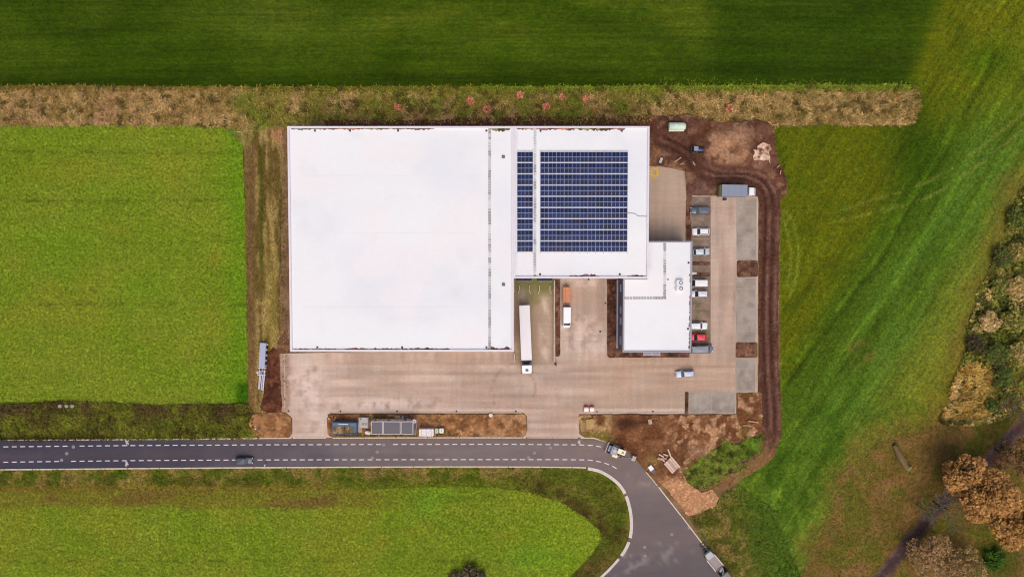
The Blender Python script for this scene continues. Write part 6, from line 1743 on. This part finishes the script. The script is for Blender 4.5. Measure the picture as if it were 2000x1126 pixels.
tufts('meadow_tufts', 'tufts of grass growing over the east meadow', 'grass', EMp, 4, brighter(col_meadow, 1.10), -.17, 3, (.2, .5), (.06, .2), .075, .38, withd(lambda x, y, px, py: (sdist(px, py, WOOD) < 20) * (~inpoly(x, y, RDp)) * (~inpoly(x, y, DRp)) * (~inpoly(x, y, SEp)) * (0.3 + .7 * fbm(x, y, 3, 3, 601))))
tufts('dry_grass', 'tall straw coloured grass filling the verge north of the halls', 'grass', NVp, 4.5, brighter(col_nverge, 1.18), -.11, 4, (.35, 1.05), (.15, .6), .075, .42, inview, lean=(.1, -.1))
tufts('strip_grass', 'worn dry grass between the west field and the square hall', 'grass', WVp, 4, brighter(col_wverge, 1.14), -.10, 3, (.2, .6), (.05, .25), .07, .42, withd(lambda x, y, px, py: sm(0.3, .6, fbm(x * 2, y * .5, 2, 3, 602)) * (px < 562)))
tufts('roadside_scrub', 'dark weedy scrub between the west field and the road', 'scrub', SWp, 6, brighter(col_swverge, 1.28), -.09, 5, (.18, .5), (.15, .6), .08, .42, inview)
tufts('verge_grass', 'rough grass along the lower side of the road and round the bend', 'grass', SVp, 5, brighter(col_sverge, 1.12), -.10, 4, (.2, .6), (.1, .4), .07, .45, withd(lambda x, y, px, py: (sdist(px, py, [(-70, 918), (1000, 914), (1140, 919), (1200, 944), (1222, 990), (1222, 1050), (1170, 1118), (1100, 1190), (1000, 1190), (1000, 960), (-70, 970)]) > 0) * 1.0))
tufts('patch_grass', 'weedy green growth on the triangular patch inside the haul track', 'grass', ragged([at(*p) for p in [(1496, 842), (1490, 872), (1462, 902), (1420, 932), (1390, 950), (1362, 956), (1338, 946), (1328, 918), (1350, 896), (1386, 876), (1414, 860), (1452, 856)]], 2.2, .5, 4), 5, brighter(col_grn, 1.14), .1, 5, (.15, .5), (.08, .35), .08, .5, inview)
tufts('bank_grass', 'mixed olive and straw grass on the bank beside the flatbed lorry', 'grass', EDp, 5, brighter(col_edge, 1.12), -.08, 5, (.2, .65), (.15, .5), .08, .5, inview)
tufts('leaf_litter', 'brown fallen leaves and dead grass on the woodland floor', 'leaves', WDp, 6, brighter(col_wood, 1.1), -.14, 3, (.12, .35), (.04, .2), .07, .4, withd(lambda x, y, px, py: (dline(px, py, PATH) > 12) * 1.0))
tufts('island_weeds', 'weeds along the foot of the site cabins', 'weeds', ISLp, 6, flat(88, 86, 34), .05, 5, (.15, .4), (.1, .4), .06, .4, withd(lambda x, y, px, py: np.exp(-((py - 849) / 4.0) ** 2) * (px < 900) * (px > 652) + .8 * np.exp(-((px - 745) / 30.0) ** 2 - ((py - 816) / 4.0) ** 2)))
def clods(name, label, poly, per_m2, colf, z, smin, smax, dens):
    P = np.array(poly); area = np.prod(P.max(0) - P.min(0))
    x, y = sample_in(poly, int(area * per_m2), dens)
    n = len(x); px, py = pxy(x, y)
    col = lin(np.clip(colf(x, y, px, py), 0, 255)) / KG * (.75 + .5 * rng.random((n, 1)))
    s = smin + (smax - smin) * rng.random(n) ** 2.5
    base = np.array([(1, 0, 0), (0, 1, 0), (-1, 0, 0), (0, -1, 0), (0, 0, .8)])
    a = rng.random(n) * 6.28
    V = np.zeros((n, 5, 3))
    for k in range(5):
        bx, by, bz = base[k] * 1.0
        j = .7 + .6 * rng.random(n)
        V[:, k, 0] = x + (bx * np.cos(a) - by * np.sin(a)) * s * j
        V[:, k, 1] = y + (bx * np.sin(a) + by * np.cos(a)) * s * j
        V[:, k, 2] = z(x, y, px, py) + bz * s * j
    Fk = np.array([(0, 1, 4), (1, 2, 4), (2, 3, 4), (3, 0, 4)])
    Fc = (np.arange(n)[:, None, None] * 5 + Fk[None]).reshape(-1, 3)
    o = raw_mesh(name, V.reshape(-1, 3), Fc, 3, np.repeat(col, 5, 0), attr_mat('clod_soil', .95))
    return tag(o, label, 'soil', kind='stuff')
REED = [(1872, 722), (1900, 706), (1930, 718), (1942, 752), (1944, 788), (1925, 812), (1890, 826), (1858, 832), (1832, 824), (1838, 800), (1850, 772)]
def col_reed(x, y, px, py):
    c = blotch((196, 166, 92), (160, 126, 62), 1.4, 621)(x, y, px, py)
    c = mixc(c, (150, 112, 62), .8 * np.exp(-((px - 1878) / 16.0) ** 2 - ((py - 778) / 14.0) ** 2))
    c = mixc(c, (206, 176, 124), .8 * sm(9, 2, dline(px, py, [(1846, 812), (1872, 740)])))
    c = mixc(c, (72, 74, 34), .9 * sm(812, 824, py) * sm(.4, .6, fbm(x, y, .8, 2, 623)))
    return mixc(c, (96, 96, 40), .8 * sm(1918, 1938, px) * sm(.4, .6, fbm(x, y, 1, 2, 622)))
tufts('reed_bed', 'dense golden reeds standing in one ragged clump at the wood edge', 'reeds', ragged([at(*p) for p in REED], .8, .6, 8), 8, brighter(col_reed, 1.22), -.1, 8, (.25, .75), (.3, 1.0), .07, .35, withd(lambda x, y, px, py: .25 + .75 * sm(.36, .5, fbm(x, y, 1.2, 3, 624))), lean=(.15, .15))
def col_under(x, y, px, py):
    c = blotch((136, 128, 60), (108, 112, 46), 2.5, 631)(x, y, px, py)
    c = mixc(c, (186, 158, 106), .85 * sm(.54, .64, fbm(x, y, 3.2, 3, 632)))
    return mixc(c, (76, 82, 36), .8 * sm(.56, .66, fbm(x, y, 3, 3, 633)))
tufts('scrub_undergrowth', 'tangled olive and straw undergrowth along the right edge of the meadow', 'scrub', ragged([at(*p) for p in [(1988, 376), (2080, 330), (2080, 770), (2000, 806), (1930, 826), (1880, 830), (1846, 830), (1880, 700), (1902, 600), (1935, 520)]], 1.2, .6, 9), 5, brighter(col_under, 1.22), -.1, 6, (.25, .7), (.15, .6), .09, .4, withd(lambda x, y, px, py: .2 + .8 * sm(.35, .5, fbm(x, y, 1.8, 3, 634))), lean=(.1, .1))
clods('soil_clods', 'loose clods lying over the dug up soil in the north-east', DIRTw if 'DIRTw' in globals() else DRp, 3, brighter(col_dirt, 1.12), lambda x, y, px, py: z_dirt(x, y, px, py) + .01, .06, .32, withd(lambda x, y, px, py: (.25 + .75 * sm(.5, .65, fbm(x, y, 2, 3, 611))) * (dline(px, py, TRACK) > 10)))
clods('rubble_pieces', 'stones and rubble spread over the red soil in the south-east', SEp, 4, brighter(col_sed, 1.2), lambda x, y, px, py: np.maximum(0, 0.5 * fbm(x, y, 2, 4, 331) - 0.06) + .03, .07, .42, withd(lambda x, y, px, py: .15 + .85 * sm(.5, .65, fbm(x, y, 1.6, 3, 612))))
